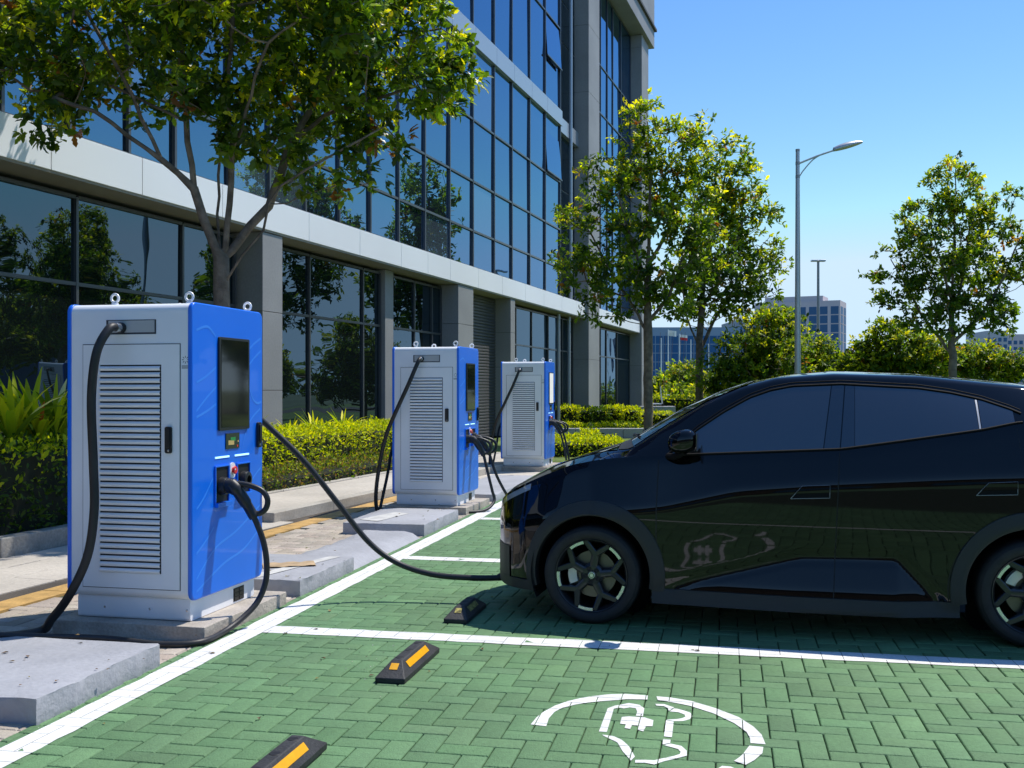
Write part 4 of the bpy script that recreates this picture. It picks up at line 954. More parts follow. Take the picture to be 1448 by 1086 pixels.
def scatter(name, tmpl, pos, dirs, nrm, size, cols, m, parent=None, extra=None):
    """many leaves in one mesh: template placed at pos, pointing along dirs, facing nrm"""
    tv = np.array(tmpl[0], float); tf = np.array(tmpl[1]); n = len(pos)
    d = dirs/np.linalg.norm(dirs, axis=1, keepdims=True); s = np.cross(d, nrm); s /= np.linalg.norm(s, axis=1, keepdims=True) + 1e-9; u = np.cross(s, d)
    V = pos[:, None] + size[:, None, None]*(tv[None,:,0:1]*s[:,None] + tv[None,:,1:2]*d[:,None] + tv[None,:,2:3]*u[:,None])
    F = (tf[None] + (np.arange(n)*len(tv))[:, None, None]).reshape(-1, 3)
    V = V.reshape(-1, 3); me = bpy.data.meshes.new(name); me.vertices.add(len(V)); me.vertices.foreach_set('co', V.astype(np.float32).ravel())
    me.loops.add(F.size); me.loops.foreach_set('vertex_index', F.astype(np.int32).ravel()); me.polygons.add(len(F))
    me.polygons.foreach_set('loop_start', np.arange(0, F.size, 3, dtype=np.int32))
    me.update(calc_edges=True); me.validate()
    color_attr(me, np.repeat(cols, len(tv), 0)); me.materials.append(m); me.shade_smooth()
    o = bpy.data.objects.new(name, me); C.objects.link(o)
    if parent is not None: o.parent = parent
    return o
def grow(limbs, tips, seed, rtip=.006, power=2.35, step=.28):
    g = np.random.default_rng(seed); pos = []; par = []
    def addpoly(pl, p0):
        last = p0
        for i in range(1, len(pl)):
            a, b_ = np.array(pl[i-1], float), np.array(pl[i], float); n = max(1, int(np.linalg.norm(b_-a)/step))
            for k in range(1, n+1):
                j = g.normal(0, .012, 3) if k < n else 0
                pos.append(a + (b_-a)*k/n + j); par.append(last); last = len(pos)-1
        return last
    pos.append(np.array(limbs[0][0], float)); par.append(-1); addpoly(limbs[0], 0)
    for lb in limbs[1:]:
        A = np.array(pos); k = int(np.argmin(((A - np.array(lb[0]))**2).sum(1))); addpoly([pos[k]] + list(lb[1:]), k)
    nmain = len(pos)
    order = np.argsort([min(np.linalg.norm(np.array(pos) - t, axis=1)) for t in tips]); tipn = []
    for ti in order:
        t = tips[ti]; A = np.array(pos); d = np.linalg.norm(A - t, axis=1)
        up = np.clip((A[:, 2] - t[2])/(d+1e-6) + .25, 0, 2); cost = d*(1 + 1.3*up) + (A[:,2] < A[:,2].min() + .0)*50
        cost[:max(1, int(.5/step))] += 20
        k = int(np.argmin(cost)); a = A[k]; L_ = d[k]; n = max(2, int(L_/step)); last = k
        bend = g.normal(0, .08*L_, 3); bend[2] -= .10*L_
        for i in range(1, n+1):
            s_ = i/n; pos.append(a + (t-a)*s_ + bend*math.sin(math.pi*s_)*.6 + (g.normal(0, .012*L_, 3) if i < n else 0)); par.append(last); last = len(pos)-1
        tipn.append((last, ti))
    pos = np.array(pos); par = np.array(par); w = np.zeros(len(pos)); kids = np.bincount(par[1:], minlength=len(pos))
    w[kids == 0] = rtip**power
    for i in range(len(pos)-1, 0, -1): w[par[i]] += w[i]
    return pos, par, w**(1/power), tipn
def wood(name, pos, par, rad, parent, rmax=None, nseg=7):
    mb = MB(); rad = np.minimum(rad, rmax) if rmax else rad; best = {}
    for i in range(1, len(pos)):
        p = par[i]
        if p not in best or rad[i] > rad[best[p]]: best[p] = i
    seen = set()
    for i in range(1, len(pos)):
        p = par[i]
        if best.get(p) == i and p != 0: continue        # continues an existing chain
        chain = [p, i]
        while chain[-1] in best: chain.append(best[chain[-1]])
        rr = [min(rad[c], rad[chain[1]]*1.08) if k == 0 else rad[c] for k, c in enumerate(chain)]
        mb.tube([pos[c] for c in chain], [float(x) for x in rr], 10 if rr[0] > .05 else (6 if rr[0] > .015 else 4), 0, False)
    return mb.build(name, M['bark'], parent, smooth=60)
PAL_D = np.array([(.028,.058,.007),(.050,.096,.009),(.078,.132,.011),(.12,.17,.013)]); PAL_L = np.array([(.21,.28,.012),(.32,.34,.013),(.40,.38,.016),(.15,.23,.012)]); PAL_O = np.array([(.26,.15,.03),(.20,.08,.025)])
def leafcloud(tips, centre, n, seed, lsize, spread, light=.28, orange=.02, per=7):
    """n shoots per twig tip, every shoot ending in a rosette of leaves that spring from one point"""
    g = np.random.default_rng(seed); k = len(tips)
    out = tips - centre; out /= np.linalg.norm(out, axis=1, keepdims=True) + 1e-6
    T = np.repeat(np.arange(k), n); m_ = len(T)
    r = g.normal(0, 1, (m_, 3)); r /= np.linalg.norm(r, axis=1, keepdims=True)
    sp = tips[T] + r*(spread*g.random(m_)**.5)[:, None]*np.array([1, 1, .7]) - out[T]*spread*.2
    ax = out[T]*.55 + r*.55 + g.normal(0, .25, (m_, 3)) + np.array([0, 0, .30]); ax /= np.linalg.norm(ax, axis=1, keepdims=True)
    young = g.random(m_) < np.clip((light + .45*out[T][:, 2] + g.normal(0, .14, k)[T])*np.where((r*out[T]).sum(1) > -.1, 1, .35), .02, .9)  # young leaves, plus sunlit top and outside painted into the leaf colour
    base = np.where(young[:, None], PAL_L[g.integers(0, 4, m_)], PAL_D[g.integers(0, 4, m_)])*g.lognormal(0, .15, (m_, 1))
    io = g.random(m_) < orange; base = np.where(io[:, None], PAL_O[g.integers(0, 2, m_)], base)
    S_ = np.repeat(np.arange(m_), per); N = len(S_)
    d = ax[S_]*g.uniform(.15, .9, (N, 1)) + g.normal(0, .62, (N, 3)); d /= np.linalg.norm(d, axis=1, keepdims=True); d[:, 2] -= .12
    pos = sp[S_] + g.normal(0, lsize*.22, (N, 3))
    nr = ax[S_] + g.normal(0, .35, (N, 3)) + np.array([0, 0, .5])
    sz = lsize*g.lognormal(0, .17, N)*np.where(young[S_], .92, 1.05)
    return pos, d, nr, sz, base[S_]*g.lognormal(0, .13, (N, 1))
def sample_blobs(blobs, n, seed, shell=.62):
    g = np.random.default_rng(seed); vol = np.array([b_[3]*b_[4]*b_[5] for b_ in blobs])**.75; vol /= vol.sum(); out = []
    for b_, m_ in zip(blobs, np.maximum(1, np.round(vol*n).astype(int))):
        v = g.normal(0, 1, (m_, 3)); v /= np.linalg.norm(v, axis=1, keepdims=True); r = shell + (1-shell)*g.random(m_)**.7; r *= g.lognormal(0, .15, m_)
        out.append(np.array(b_[:3]) + v*r[:, None]*np.array(b_[3:6]))
    return np.concatenate(out)
def tree(name, label, u, Y, blobs_px, limbs_px, ntips, nleaf, lsize, spread, seed, tmpl, group=None, base_z=0.0, light=.28, depth=1.0, rtip=.006, m='leaf', trunk_r=None, step=.28, dz=None):
    sc = Y/FPX; bx = (u-U0)*sc; g = np.random.default_rng(seed)
    t = thing(name, label, 'tree', (bx, Y, base_z), 0, group)
    X = lambda uu: (uu-u)*sc; Z = lambda vv: CAMH + (V0-vv)*sc - base_z
    bl = []
    for b_ in blobs_px:
        r_ = (b_[2]+b_[3])/2*sc*depth; dy = b_[4]*sc if len(b_) > 4 else g.normal(0, .55)*r_
        bl.append((X(b_[0]), dy, Z(b_[1]), b_[2]*sc, r_, b_[3]*sc))
    tips = sample_blobs(bl, ntips, seed)
    limbs = []
    for lp in limbs_px:
        limbs.append([(X(p[0]), (p[2]*sc if len(p) > 2 else 0), Z(p[1]) if p[1] is not None else 0.0) for p in lp])
    pos, par, rad, tipn = grow(limbs, tips, seed, rtip, step=step)
    if trunk_r: rad = np.where(pos[:, 2] < limbs[0][-1][2]+.01, np.maximum(rad, 0), rad); k_ = trunk_r/max(rad[1], 1e-6); rad = rad*np.where(rad > .02, k_**np.clip((np.log(rad/.02))/max(1e-3, np.log(max(rad[1], .021)/.02)), 0, 1), 1)
    rad[0] = rad[1]*1.25
    wood('trunk', pos, par, rad, t)
    centre = np.array([X(u), 0, np.mean([b_[2] for b_ in bl])-.5])
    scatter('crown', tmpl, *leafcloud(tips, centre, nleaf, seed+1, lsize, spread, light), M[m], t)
    return t
# the big tree behind the nearest cabinet
B1 = [(60,100,85,70,30),(160,50,100,80,-60),(300,30,120,100,80),(300,130,75,55,-80),(430,110,105,95,40),(560,120,95,65,-30),(480,215,65,40,30),(400,-10,150,90,-100),(600,30,75,60,60),(630,120,48,45,0),
      (330,-130,260,120,60),(120,-60,130,90,100),(550,-70,130,90,-60),(360,205,45,35,-20),(72,168,28,22,0),(425,262,35,20,0),(120,135,55,28,-40),(250,20,90,70,-180),(420,40,90,70,170),(555,190,40,30,10),(20,60,60,60,-60),(-40,40,60,70,40),(200,110,60,35,60),
      (330,200,28,25,30),(515,60,70,60,-120)]
L1 = [[(317,None),(315,470),(313,410),(313,366)],
 [(313,366),(306,352,-5),(291,312,-10),(279,270,-15),(271,205,-20),(268,120,-25),(262,30,-30),(268,-70,-40)],
 [(313,366),(307,340,10),(303,300,15),(303,245,20),(306,150,30),(312,50,45),(320,-90,50)],
 [(313,366),(319,350,0),(326,290,-5),(330,230,-10),(329,130,-20),(338,20,-30),(352,-90,-40)],
 [(313,366),(326,352,10),(350,317,15),(376,288,20),(392,240,25),(408,190,30),(438,130,45),(470,60,60),(500,-30,70)],
 [(317,392),(345,362,-10),(376,328,-15),(384,292,-18),(402,266,-20),(440,244,-25),(482,222,-30),(540,190,-30)],
 [(279,270,-15),(238,232,-30),(205,150,-45),(175,90,-60),(150,40,-70)],
 [(268,175,-22),(190,138,-20),(120,112,-15),(70,95,0),(20,70,10)],
 [(240,235,-30),(150,168,-40),(95,150,-45)], [(408,190,30),(450,150,50),(540,125,40),(610,110,10)], [(330,230,-10),(360,170,-50),(400,90,-90)], [(470,60,60),(560,30,60),(620,20,60)]]
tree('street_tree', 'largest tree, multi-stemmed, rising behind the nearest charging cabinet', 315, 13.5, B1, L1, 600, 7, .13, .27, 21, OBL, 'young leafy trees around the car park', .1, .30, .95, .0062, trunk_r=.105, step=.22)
B2 = [(908,165,28,32),(955,200,48,42),(905,225,50,45),(850,262,38,34),(985,215,38,40),(900,280,65,50),(975,280,55,55),(815,305,38,20),(850,335,60,45),(930,350,65,55),(800,372,28,16),(820,398,42,18),(870,410,55,30),(945,415,55,35),(850,448,28,14),(1000,350,35,50),(915,140,14,10),(985,178,16,18)]
T2 = [[(917,None),(917,520),(916,440),(917,360),(920,260),(915,170)], [(916,470),(895,430,10),(870,390,20),(840,330,30)], [(917,455),(945,420,-10),(965,360,-20),(985,260,-20)], [(917,400),(890,340,-20),(870,280,-30)], [(918,380),(950,320,30),(965,230,30)], [(917,430),(880,415,30),(830,395,20)]]
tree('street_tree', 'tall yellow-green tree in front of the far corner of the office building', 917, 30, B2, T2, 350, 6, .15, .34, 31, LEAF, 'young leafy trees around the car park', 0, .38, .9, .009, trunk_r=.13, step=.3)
B3 = [(1030,225,38,30),(1062,255,22,22),(1050,300,42,36),(1020,290,40,45),(1085,310,22,16),(1070,350,40,28),(1020,350,50,40),(1092,372,20,14),(1045,400,50,26),(995,400,42,34),(1075,405,24,16),(1010,440,42,18),(1045,440,25,14),(960,420,30,25),(1000,260,30,40)]
T3 = [[(990,None),(989,560),(989,480),(995,400),(1010,320),(1030,230)], [(989,500),(1010,455,10),(1040,410,20),(1065,360,25)], [(990,500),(970,450,-10),(960,400,-20)], [(993,430),(1030,380,-20),(1050,300,-20)]]
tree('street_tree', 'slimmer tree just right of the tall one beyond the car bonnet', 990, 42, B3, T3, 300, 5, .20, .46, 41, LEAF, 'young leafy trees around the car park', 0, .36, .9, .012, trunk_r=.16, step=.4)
B4 = [(1350,230,15,14),(1345,262,36,26),(1382,245,14,14),(1378,290,30,24),(1418,275,22,14),(1345,305,34,26),(1296,302,30,16),(1310,325,32,22),(1400,322,34,24),(1330,355,55,32),(1262,347,28,12),(1256,388,26,10),(1290,385,38,24),(1395,375,50,34),(1440,330,16,14),(1435,385,26,26),(1270,418,30,16),(1320,425,48,22),(1385,430,50,22),(1290,455,30,14),(1345,462,30,14),(1425,445,24,16),(1448,360,20,20),(1410,465,22,10)]
T4 = [[(1347,None),(1347,520),(1346,470),(1347,400),(1350,320),(1352,232)], [(1346,500),(1315,455,10),(1290,410,15),(1265,365,15)], [(1347,495),(1385,445,-10),(1415,390,-15),(1435,340,-15)], [(1347,450),(1370,390,20),(1385,300,25)], [(1347,430),(1325,380,-20),(1305,310,-20)], [(1347,480),(1330,440,-25),(1315,420,-30)]]
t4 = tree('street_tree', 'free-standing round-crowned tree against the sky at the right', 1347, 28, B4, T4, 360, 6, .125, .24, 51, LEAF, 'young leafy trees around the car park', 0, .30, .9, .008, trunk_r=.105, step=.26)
# trees across the car park, seen mirrored in the facade glass
for k, (x, y, s, rz) in enumerate(((33,43,1.55,.7),(27,33,1.35,2.0),(30,22,1.6,3.3),(36,55,1.5,4.4),(24,12,1.5,5.5),(40,34,1.7,1.1))):
    dup(t4, ('tree across the car park seen only mirrored in the office glass', )[0], (x, y, 0), rz, scale=s)['group'] = 'trees mirrored in the glass'
# low bushy trees behind the car
BUSH = []
def bush_tree(label, u, Y, blobs, n, seed, light, ls=.17, nl=8, sp=.55, orange=.02):
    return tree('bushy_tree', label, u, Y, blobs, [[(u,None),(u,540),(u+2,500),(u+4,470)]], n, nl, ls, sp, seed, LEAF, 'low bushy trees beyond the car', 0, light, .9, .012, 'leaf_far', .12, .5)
bush_tree('olive bushy tree under the tower, left of the tall lamp post', 1075, 40, [(1085,455,38,22),(1060,490,45,30),(1100,490,40,40),(1040,520,32,30),(1110,530,45,40),(1070,540,55,40),(1010,535,25,30),(1090,440,20,16),(1120,470,14,18)], 240, 61, .26)
bush_tree('small bushy tree between the two lamp posts and the grey block', 1155, 46, [(1150,500,22,22),(1165,515,30,25),(1140,525,26,30),(1190,520,22,20),(1178,500,10,10)], 110, 62, .26)
b0 = bush_tree('broad yellow-green bushy tree left of the free-standing tree', 1265, 38, [(1250,470,26,14),(1240,500,30,28),(1275,490,36,26),(1315,500,36,24),(1220,515,22,24),(1290,525,60,25),(1240,530,50,25),(1262,460,14,10)], 230, 63, .34)
bush_tree('bushy tree behind the trunk at the right edge', 1395, 44, [(1370,505,30,18),(1400,500,26,20),(1430,515,26,18),(1390,525,60,20),(1445,520,25,18),(1350,515,25,18)], 150, 64, .34)
for k, (u, v, r_, Y) in enumerate(((930,530,12,74),(948,520,14,78),(965,510,16,72),(938,552,15,66),(978,525,14,80),(960,545,20,68),(985,548,20,64),(1000,528,16,76),(1015,550,18,60))):
    bush_tree(('round olive tree beside the corner column','small tree left of the white flagpole','taller dark tree between the flagpoles','low green tree above the white sign','dark tree beyond the slim trunk','green tree right of the white sign','shrubby tree against the slim trunk','far dark tree behind the slim trunk','low tree just above the windscreen edge')[k], u, Y, [(u,v+16,r_,r_*1.1),(u+3,v+12+r_,r_*1.1,r_*.9)], 30, 70+k, .10, .24, 9, .8)
for k, (x, y, s, rz) in enumerate(((31,16,1.6,.3),(27,26.5,1.5,1.2),(33,29,1.5,2.2),(29,38,1.7,3.2),(36,48,1.8,4.0),(23,9,1.6,5.0),(40,58,2.0,.8),(25,18,1.2,2.9),(34,22,1.8,4.6))):
    o = dup(b0, 'bushy tree across the car park seen only mirrored in the office glass', (x, y, 0), rz, scale=s); o['group'] = 'bushy trees mirrored in the glass'
# ---------------------------------------------------------------- hedges
def hedge(label, F, x0, x1, y0, y1, z0, z1, n, ls, seed, pal, topcol=None, name='hedge', top_light=.7, kind=None, rough=.05):
    g = np.random.default_rng(seed); lx, ly, lz = x1-x0, y1-y0, z1-z0; A = np.array([lx*ly*1.3, lx*lz, lx*lz*.5, ly*lz, ly*lz]); A /= A.sum(); f = g.choice(5, n, p=A)
    u, v = g.random(n), g.random(n); X = np.where(f == 3, 0, np.where(f == 4, 1, u)); Yy = np.where(f == 1, 0, np.where(f == 2, 1, np.where(f == 0, v, u))); Zz = np.where(f == 0, 1, v)
    P = np.stack([x0 + X*lx, y0 + Yy*ly, z0 + Zz*lz], 1)
    wob = np.sin(P[:,0]*3.1+seed)*.5 + np.sin(P[:,0]*7.3+P[:,1]*5)*.3 + np.sin(P[:,1]*9.1+P[:,2]*8+P[:,0]*2)*.3
    nrm = np.stack([np.where(f==3,-1,np.where(f==4,1,0)), np.where(f==1,-1,np.where(f==2,1,0)), np.where(f==0,1,0)], 1).astype(float)
    P += nrm*(wob*rough + g.normal(0, rough*.7, n))[:, None]; P[:, 2] = np.maximum(P[:, 2], z0)
    d = nrm*.6 + g.normal(0, .7, (n, 3)) + np.array([0,0,.35]); nr = nrm + g.normal(0, .6, (n, 3)) + np.array([0,0,.3])
    hf = (P[:,2]-z0)/lz; isl = g.random(n) < top_light*np.clip(hf*2.2-1.1 if name == 'hedge' and rough == .07 else hf*1.4-.25, .02, 1)  # light palette by height: sunlit top and shaded front put into leaf colour
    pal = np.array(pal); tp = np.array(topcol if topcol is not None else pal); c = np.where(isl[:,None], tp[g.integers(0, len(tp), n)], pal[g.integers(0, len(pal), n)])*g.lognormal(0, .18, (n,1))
    ox, oy = F.w((x0+x1)/2, (y0+y1)/2); rot = -R(F.deg)
    t = thing(name, label, 'hedge' if name == 'hedge' else 'shrub', (ox, oy, z0), rot)
    off = np.array([(x0+x1)/2, (y0+y1)/2, z0])
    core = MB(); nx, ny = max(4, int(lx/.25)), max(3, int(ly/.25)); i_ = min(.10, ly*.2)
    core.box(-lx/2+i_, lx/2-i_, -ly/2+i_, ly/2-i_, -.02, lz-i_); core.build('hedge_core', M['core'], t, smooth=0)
    scatter('foliage', LEAF if ls > .05 else DIAM, P-off, d, nr, ls*g.lognormal(0, .25, n), c, M['hedge'], t); return t
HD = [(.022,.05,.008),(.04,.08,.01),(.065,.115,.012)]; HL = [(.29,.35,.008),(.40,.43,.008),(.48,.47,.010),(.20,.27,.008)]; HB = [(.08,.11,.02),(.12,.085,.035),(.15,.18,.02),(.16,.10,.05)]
# left planter: kerb, soil, hedge behind it (frame KB runs along the kerb)
def kerb_run(F, q0, q1, w, h_, label, L_=1.0, seed=1, m='kerb'):
    t = MB(); q = q0; rr = random.Random(seed)
    while q < q1 - .05:
        e = min(q1, q+L_); a = rr.uniform(-.004,.004); z = h_ + rr.uniform(-.003,.003)
        t.prism([F.w(-w+a, q+.004), F.w(a, q+.004), F.w(a, e-.004), F.w(-w+a, e-.004)], 'z', -.1, z); q = e
    o = t.build('kerb', M[m], smooth=0, bevel=.012); return tag(o, label, 'kerb')
kerb_run(KB, -7, 2.15, .16, .185, 'rough grey kerb of the planter at the left edge')
PR = Frame((-2.73, 12.5), 17.8)        # raised platform kerb to the right
kerb_run(PR, -.15, 12, .15, .12, 'pale concrete kerb edging the raised path behind the cabinets', 1.5, 2, 'concrete')
o = MB().prism([PR.w(-.152, -.15), PR.w(-.152, 12), PR.w(-1.25, 12), PR.w(-1.25, -.15)], 'z', -.1, .117).build('raised_path', M['sidewalk'], smooth=0); struct(o)
kerb_run(Frame(PR.w(-1.25, 0), PR.deg), -.15, 12, .10, .14, 'thin inner kerb between raised path and planting bed', 1.2, 3, 'concrete')
def facp(p, q): return FAC.w(p, q)
soil = struct(MB().prism([KB.w(-.16,-7), KB.w(-.16,2.15), PR.w(-1.35,-.15), PR.w(-1.35,12), FAC.w(-.3,-29), FAC.w(-.3,-52)], 'z', -.1, .06).build('soil', M['soil'], smooth=0))
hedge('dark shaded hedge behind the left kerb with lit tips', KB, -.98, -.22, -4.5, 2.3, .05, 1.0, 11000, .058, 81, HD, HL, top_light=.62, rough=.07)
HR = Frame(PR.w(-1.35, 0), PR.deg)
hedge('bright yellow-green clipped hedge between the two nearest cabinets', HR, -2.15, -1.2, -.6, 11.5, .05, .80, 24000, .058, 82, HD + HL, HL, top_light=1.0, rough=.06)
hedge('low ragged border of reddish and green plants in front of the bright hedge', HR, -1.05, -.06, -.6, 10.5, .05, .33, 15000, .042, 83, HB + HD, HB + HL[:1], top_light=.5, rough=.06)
# strap-leaved plants behind the hedges
def strap_proto(seed):
    g = np.random.default_rng(seed); mb = MB(); cols = []
    for k in range(20):
        a = g.random()*2*math.pi; L_ = g.uniform(.38, .68); lean = g.uniform(.25, 1.1); w = g.uniform(.022, .036); pts = []
        pal = [(.22,.29,.012),(.34,.38,.014),(.46,.44,.018),(.09,.14,.012),(.26,.07,.02),(.6,.58,.35)]; c = np.array(pal[g.choice(6, p=[.26,.28,.2,.16,.04,.06])])
        for i in range(6):
            s = i/5; r_ = L_*s*math.sin(lean*(.45+.55*s)); z = L_*s*math.cos(lean*(.45+.55*s)**1.3); wd = w*math.sin(math.pi*min(.98, s*.86+.12)); x, y = r_*math.cos(a), r_*math.sin(a); sx, sy = -math.sin(a)*wd, math.cos(a)*wd
            pts.append([(x+sx, y+sy, z+wd*.5), (x, y, z), (x-sx, y-sy, z+wd*.5)])
        mb.grid(pts); cols += [c]*18
    nv = len(mb.v); mb.tube([(0,0,.02),(.01,0,-.4),(0,.01,-.95)], .018, 6); cols += [np.array((.10,.09,.04))]*(len(mb.v)-nv); me_o = mb.build('foliage', M['hedge'], None, smooth=60); color_attr(me_o.data, np.array(cols)); return me_o
for k in range(4):
    o = strap_proto(90+k); rr_ = random.Random(k)
    if k == 0: spots = [(HR,-2.65,0.88),(HR,-2.55,4.56),(KB,-.8,1.12),(KB,-.98,1.5)]
    elif k == 1: spots = [(HR,-2.55,2.08),(HR,-2.70,5.84),(KB,-.72,1.32),(KB,-.85,1.85)]
    elif k == 2: spots = [(HR,-2.65,3.28),(HR,-2.55,7.12),(KB,-.7,.92)]
    else: spots = [(HR,-2.65,8.24),(HR,-2.50,9.20),(KB,-.75,1.6)]
    for n_, (F, p, q) in enumerate(spots):
        x, y = F.w(p, q); side = 'among the left hedge tips beside the nearest cabinet' if F is KB else 'behind the bright hedge between the cabinets'
        lab = f'arching strap-leaved plant {side}'
        ob = o if n_ == 0 else o.copy()
        if n_: C.objects.link(ob)
        ob.name = 'strap_leaf_plant'; ob.location = (x, y, .98 if F is KB else .52); s_ = rr_.uniform(1.05, 1.4) if F is KB else rr_.uniform(1.0, 1.3); ob.scale = (s_,)*3; ob.rotation_euler = (0, 0, rr_.uniform(0, 6))
        tag(ob, lab, 'plant', 'strap-leaved plants by the left hedge' if F is KB else 'strap-leaved plants behind the bright hedge')
# ================================================================ LAWN AND BEDS BEYOND, LAMPS, FAR BUILDINGS
lawn = struct(MB().prism([BAY.w(-5.5,16.2), BAY.w(3.5,16.2), (12,30), (45,48), (60,120), (6.5,120), FAC.w(.05,4), FAC.w(.05,-34)], 'z', -.2, -.005 if False else .012).build('lawn', M['grass'], smooth=0))
GF = Frame(gnd(800, 650), 14.0)
def hedge_px(label, u0, u1, v, Y, h_, n, ls, seed, pal, tc, depth=.7, tl=.8, name='hedge'):
    xa, xb = (u0-U0)/FPX*Y, (u1-U0)/FPX*Y; F = Frame((xa, Y), 0); return hedge(label, F, 0, xb-xa, 0, depth, .0, h_, n, ls, seed, pal, tc, name, tl, rough=.05)
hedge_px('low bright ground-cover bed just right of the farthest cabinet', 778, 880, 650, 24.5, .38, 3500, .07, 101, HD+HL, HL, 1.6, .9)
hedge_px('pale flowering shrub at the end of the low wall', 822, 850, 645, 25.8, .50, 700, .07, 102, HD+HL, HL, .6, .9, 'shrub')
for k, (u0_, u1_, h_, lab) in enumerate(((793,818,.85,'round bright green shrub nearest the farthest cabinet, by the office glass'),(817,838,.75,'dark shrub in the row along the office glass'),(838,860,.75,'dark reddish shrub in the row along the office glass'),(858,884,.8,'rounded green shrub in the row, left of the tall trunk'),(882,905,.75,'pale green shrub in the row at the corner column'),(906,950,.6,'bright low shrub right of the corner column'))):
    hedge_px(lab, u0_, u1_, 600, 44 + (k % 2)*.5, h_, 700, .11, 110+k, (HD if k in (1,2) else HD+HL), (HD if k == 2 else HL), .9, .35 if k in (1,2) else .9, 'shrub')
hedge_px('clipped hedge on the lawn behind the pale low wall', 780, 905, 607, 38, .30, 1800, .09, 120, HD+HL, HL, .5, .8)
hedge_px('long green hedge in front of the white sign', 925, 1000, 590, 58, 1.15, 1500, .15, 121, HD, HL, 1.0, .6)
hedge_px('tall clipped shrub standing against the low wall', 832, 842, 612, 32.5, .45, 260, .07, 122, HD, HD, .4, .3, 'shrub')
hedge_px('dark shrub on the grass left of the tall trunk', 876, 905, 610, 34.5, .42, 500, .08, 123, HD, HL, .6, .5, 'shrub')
w = MB(); xa, xb = (780-U0)/FPX*34, (915-U0)/FPX*34
for k in range(4): a, b_ = lerp(xa, xb, k/4), lerp(xa, xb, (k+1)/4); w.box(a+.004, b_-.004, 34, 34.3, -.1, .33)
o = w.build('low_wall', M['slab'], smooth=0, bevel=.02); tag(o, 'pale grey low garden wall on the lawn beyond the farthest cabinet', 'wall')
sheet('footpath', [atY(785,640,1)[:2], atY(0,0,1)[:2], atY(0,0,1)[:2]][:0] + [((785-U0)/FPX*27.5,27.5), ((850-U0)/FPX*27.5,27.5), ((860-U0)/FPX*30,30), ((780-U0)/FPX*30,30)], .016, M['sidewalk'])
sheet('road', [(-10+14,60),(80,52),(90,64),(5.5,72)], .018, M['asphalt'])
# street lamps
lp = thing('street_lamp', 'tall grey street lamp with one curved arm to the right', 'street lamp', ((1128-U0)/FPX*28, 28, 0)); sc = 28/FPX
def lz(v): return CAMH + (V0-v)*sc
b = MB(); b.tube([(0,0,0),(0,0,2.2),(0,0,lz(213))], [.088,.082,.052], 14); b.lathe([(.16,0),(.16,.03),(.09,.04)], (0,0,0), 'z', 14); b.build('pole', M['pole'], lp, smooth=40)
b = MB(); b.tube([(0,0,lz(214)),(0,0,lz(211))], .058, 12); b.lathe([(.06,-.04),(.06,.04)], (0,0,lz(231)), 'z', 12); b.lathe([(.06,-.04),(.06,.04)], (0,0,lz(250)), 'z', 12); b.build('collar', M['pole2'], lp)
b = MB(); b.tube([(.04,-.01,lz(231)),(.5,-.03,lz(221)),(.95,-.05,lz(213))], [.026,.024,.022], 8); b.tube(catmull([(.05,-.01,lz(249)),(.15,-.01,lz(241)),(.4,-.02,lz(226)),(.68,-.04,lz(217))], 6), .016, 8); b.build('arm', M['pole'], lp, smooth=50)
hd_ = MB(); P = []
for i in range(14):
    t = i/13; x = .93 + .75*t; zc = lz(213) + .20*t; hw = .16*math.sin(math.pi*(.12+.80*t))**.6; hh = .12*math.sin(math.pi*(.15+.80*t))**.6
    P.append([(x, -.05 + hw*math.cos(a), zc + hh*math.sin(a)*(1 if math.sin(a) > 0 else .45)) for a in np.linspace(0, 2*math.pi, 17)])
hd_.grid(P, 0, False); hd_.add([P[0][k] for k in range(16)], [tuple(range(16))]); hd_.add([P[-1][k] for k in range(16)], [tuple(range(16))]); h = hd_.build('lamp_head', M['pole'], lp, smooth=50)
b = MB(); b.grid([[(1.12+.42*i/6, -.05 + .07*c_, lz(213) - .030 + .20*(.25+.56*i/6) - .012*(1-c_*c_)) for c_ in (-1,-.5,0,.5,1)] for i in range(7)], 0); b.build('lens', M['lens'], h)
l2 = thing('lamp_post', 'distant lamp post with a flat double head', 'lamp post', ((1157-U0)/FPX*60, 60, 0)); s2 = 60/FPX; z2 = CAMH + (V0-369)*s2
b = MB(); b.tube([(0,0,0),(0,0,z2)], [.11,.07], 12); b.build('pole', M['pole2'], l2, smooth=40)
b = MB()
for s_ in (-1,1): b.prism(rrect(.02 if s_ > 0 else -.40, .40 if s_ > 0 else -.02, z2-.04, z2+.06, .03), 'y', -.14, .14)
b.tube([(-.1,0,z2+.0),(.1,0,z2+.0)], .05, 8); b.build('lamp_head', M['pole'], l2, bevel=.02)
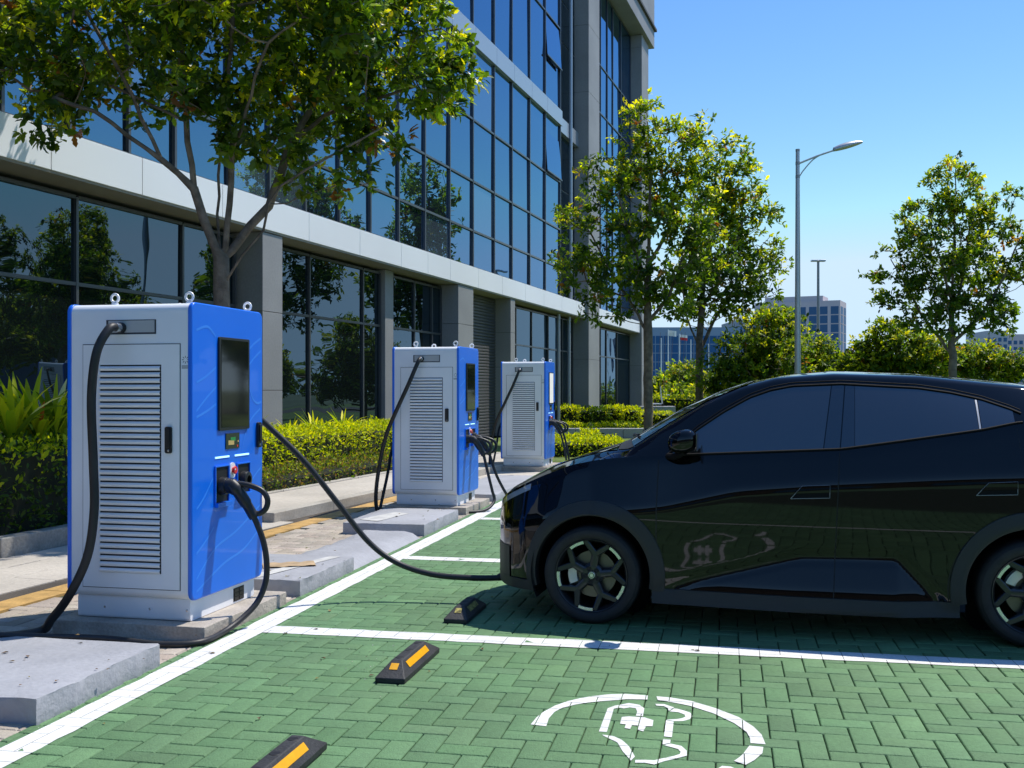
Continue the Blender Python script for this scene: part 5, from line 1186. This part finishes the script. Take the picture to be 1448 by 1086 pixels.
# flags, sign, scooter
for k, (u, vt, Y, mt, lab) in enumerate(((945,466,95,'flag_w','thin flagpole with a white flag beyond the lawn'),(961,472,98,'flag_r','thin flagpole with a red and white flag beyond the lawn'),(977,480,104,None,'bare thin pole right of the flags'),(935,478,100,None,'bare thin pole beside the corner column'),(1002,486,108,None,'bare thin pole just right of the slim tree trunk'))):
    s_ = Y/FPX; t = thing('flagpole', lab, 'flagpole', ((u-U0)*s_, Y, 0), 0, 'poles beyond the lawn'); zt = CAMH + (V0-vt)*s_
    b = MB(); b.tube([(0,0,0),(0,0,zt)], [.07,.04], 8); b.build('pole', M['white_metal'], t, smooth=40)
    if mt:
        fm = MB(); fm.grid([[(-.02 + .75*i/8, .10*math.sin(i*.9), zt - .05 - .5*j/4 - .10*i/8) for j in range(5)] for i in range(9)], 0); fm.m = [1 if (n % 4) < 2 else 0 for n in range(len(fm.m))] if mt == 'flag_r' else fm.m
        fm.build('flag', [M[mt], M['flag_w']], t, smooth=60)
sg_ = thing('sign_board', 'small white upright sign with a dark picture on the hedge', 'sign', ((942-U0)/FPX*60, 60, 0)); s_ = 60/FPX
b = MB(); b.box(-.20,.20,-.06,.06,.0,.9); b.box(-.20,.20,-.06,.06,CAMH+(V0-574)*s_,CAMH+(V0-558)*s_); b.build('panel', M['white_metal'], sg_, bevel=.02)
MB().box(-.10,.10,-.068,-.061,CAMH+(V0-570)*s_,CAMH+(V0-561)*s_).build('picture', M['groove'], sg_)
kx = thing('kick_scooter', 'white kick scooter standing by the corner column', 'scooter', ((929-U0)/FPX*56, 56, .75), .0)
MB().box(-.45,.25,-.06,.06,.06,.12).build('deck', M['white_metal'], kx, bevel=.02)
MB().tube([(.28,0,.1),(.20,0,.7),(.17,0,1.02)], .03, 8).build('stem', M['white_metal'], kx)
MB().tube([(.17,-.22,1.02),(.17,.22,1.04)], .022, 8).build('handlebar', M['black'], kx)
for x in (-.42,.30): MB().lathe([(.03,-.02),(.09,-.02),(.09,.02),(.03,.02)], (x,0,.03), 'y', 16).build('wheel', M['black'], kx)
o = MB().box(-.9,.9,-.5,.5,-.2,.715).build('planter_block', M['slab'], None, bevel=.03, loc=((929-U0)/FPX*56, 56, 0)); tag(o, 'grey block under the white scooter, mostly hidden by hedge', 'block')
# far buildings
def block(name, label, u0, u1, vtop, Y, depth, rows, cols, wm, gm, rot=0.0, vb=530, side=True, strip=None, win=(.62,.60), group=None, top=1.6, maxw=100):
    s_ = Y/FPX; w_ = (u1-u0)*s_; H = CAMH + (V0-vtop)*s_; t = thing(name, label, 'building', ((u0-U0)*s_, Y, -.15), rot, group)
    b = MB(); b.box(0, w_, 0, depth, 0, H); wl = b.build('wall', wm, t, smooth=0)
    cw, rh = w_/cols, (H-top)/rows; n = 0; proto = {}
    def win_at(key, x, y, z, rz, ww, hh):
        nonlocal n
        if n >= maxw: return
        n += 1
        if key not in proto:
            m_ = MB(); m_.box(-ww/2, ww/2, -.06, .12, -hh/2, hh/2, 0)
            m_.box(-ww/2, ww/2, -.12, -.06, -hh/2-.12, -hh/2, 1); o = m_.build('window', [gm, wm], t, smooth=0); proto[key] = o
        else: o = proto[key].copy(); C.objects.link(o); o.parent = t
        o.location = (x, y, z); o.rotation_euler = (0, 0, rz)
    for r_ in range(rows-1, -1, -1):
        for c_ in range(cols): win_at('f', (c_+.5)*cw, 0, (r_+.5)*rh, 0, cw*win[0], rh*win[1])
    if side:
        nd = max(1, int(depth/ (cw*1.3)))
        for r_ in range(rows-1, -1, -1):
            for c_ in range(nd): win_at('s', w_, (c_+.5)*depth/nd, (r_+.5)*rh, math.pi/2, depth/nd*win[0], rh*win[1])
    return t, w_, H
tt, w_, H = block('tower', 'mauve-grey office tower with blue window columns beyond the lamp posts', 1067, 1184, 428, 330, 12, 10, 8, M['tw'], M['tg'], -.45, win=(.70,.88), maxw=99)
b = MB(); b.box(w_*.12, w_*.80, .6, 10, H, H+1.6); b.build('roof_block', M['tw'], tt, smooth=0)
block('glass_office', 'wide dark blue glass building behind the slim tree', 905, 1046, 462, 260, 30, 7, 13, M['fin'], M['bgl'], -.03, win=(.88,.9), side=False, maxw=95, top=2.0)
block('glass_office', 'lower blue glass building left of the tower', 1040, 1072, 452, 300, 20, 8, 3, M['tw3'], M['bgl'], 0, win=(.8,.8), side=False)
block('far_block', 'small grey block with a mast right of the tower', 1193, 1208, 494, 360, 14, 5, 2, M['tw3'], M['tg'], 0, side=False)
block('far_block', 'pale low block beside the small grey one', 1203, 1217, 502, 380, 14, 4, 2, M['tw2'], M['tg'], 0, side=False)
b = MB(); b.tube([(0,0,0),(0,0,10)], .12, 6); o = b.build('mast', M['pole2'], None, loc=((1197-U0)/FPX*362, 366, CAMH+(V0-494)*362/FPX)); tag(o, 'thin mast on the small grey block', 'mast')
block('far_block', 'pale apartment block at the right behind the free-standing tree', 1395, 1424, 467, 300, 18, 9, 4, M['tw2'], M['tg'], -.1)
block('far_block', 'darker apartment block cut by the right edge', 1424, 1462, 472, 330, 18, 9, 5, M['tw'], M['tg'], -.1)
block('far_block', 'grey block seen through the free-standing tree', 1350, 1392, 486, 340, 18, 6, 5, M['tw3'], M['tg'], 0, side=False)
# across the road behind the photographer, seen mirrored in the car
bb = thing('brown_building', 'long low brown building behind the photographer, seen only mirrored in the car', 'building', (-14, -24, 0))
b = MB(); b.box(-32, 40, -8, 0, 0, 6.6); b.box(-32.3, 40.3, -8.3, .35, 6.6, 7.0); b.build('wall', M['brown'], bb, smooth=0)
for k in range(9): MB().box(-20+5.4*k, -16.5+5.4*k, .005, .06, .9, 3.2).build('window', M['tg'], bb, smooth=0)

db = thing('dark_building', 'long dark-walled building across the car park, seen only mirrored in the office glass', 'building', (*FAC.w(46, -75), 0), FR)
b = MB(); b.box(0, 105, -14, 0, 0, 5.2); b.box(-.3, 105.3, -14.3, .4, 5.2, 5.7); b.build('wall', M['brown'], db, smooth=0)
for k in range(16): MB().box(2+6.4*k, 6.4+6.4*k, .005, .06, .9, 3.6).build('window', M['tg'], db, smooth=0)
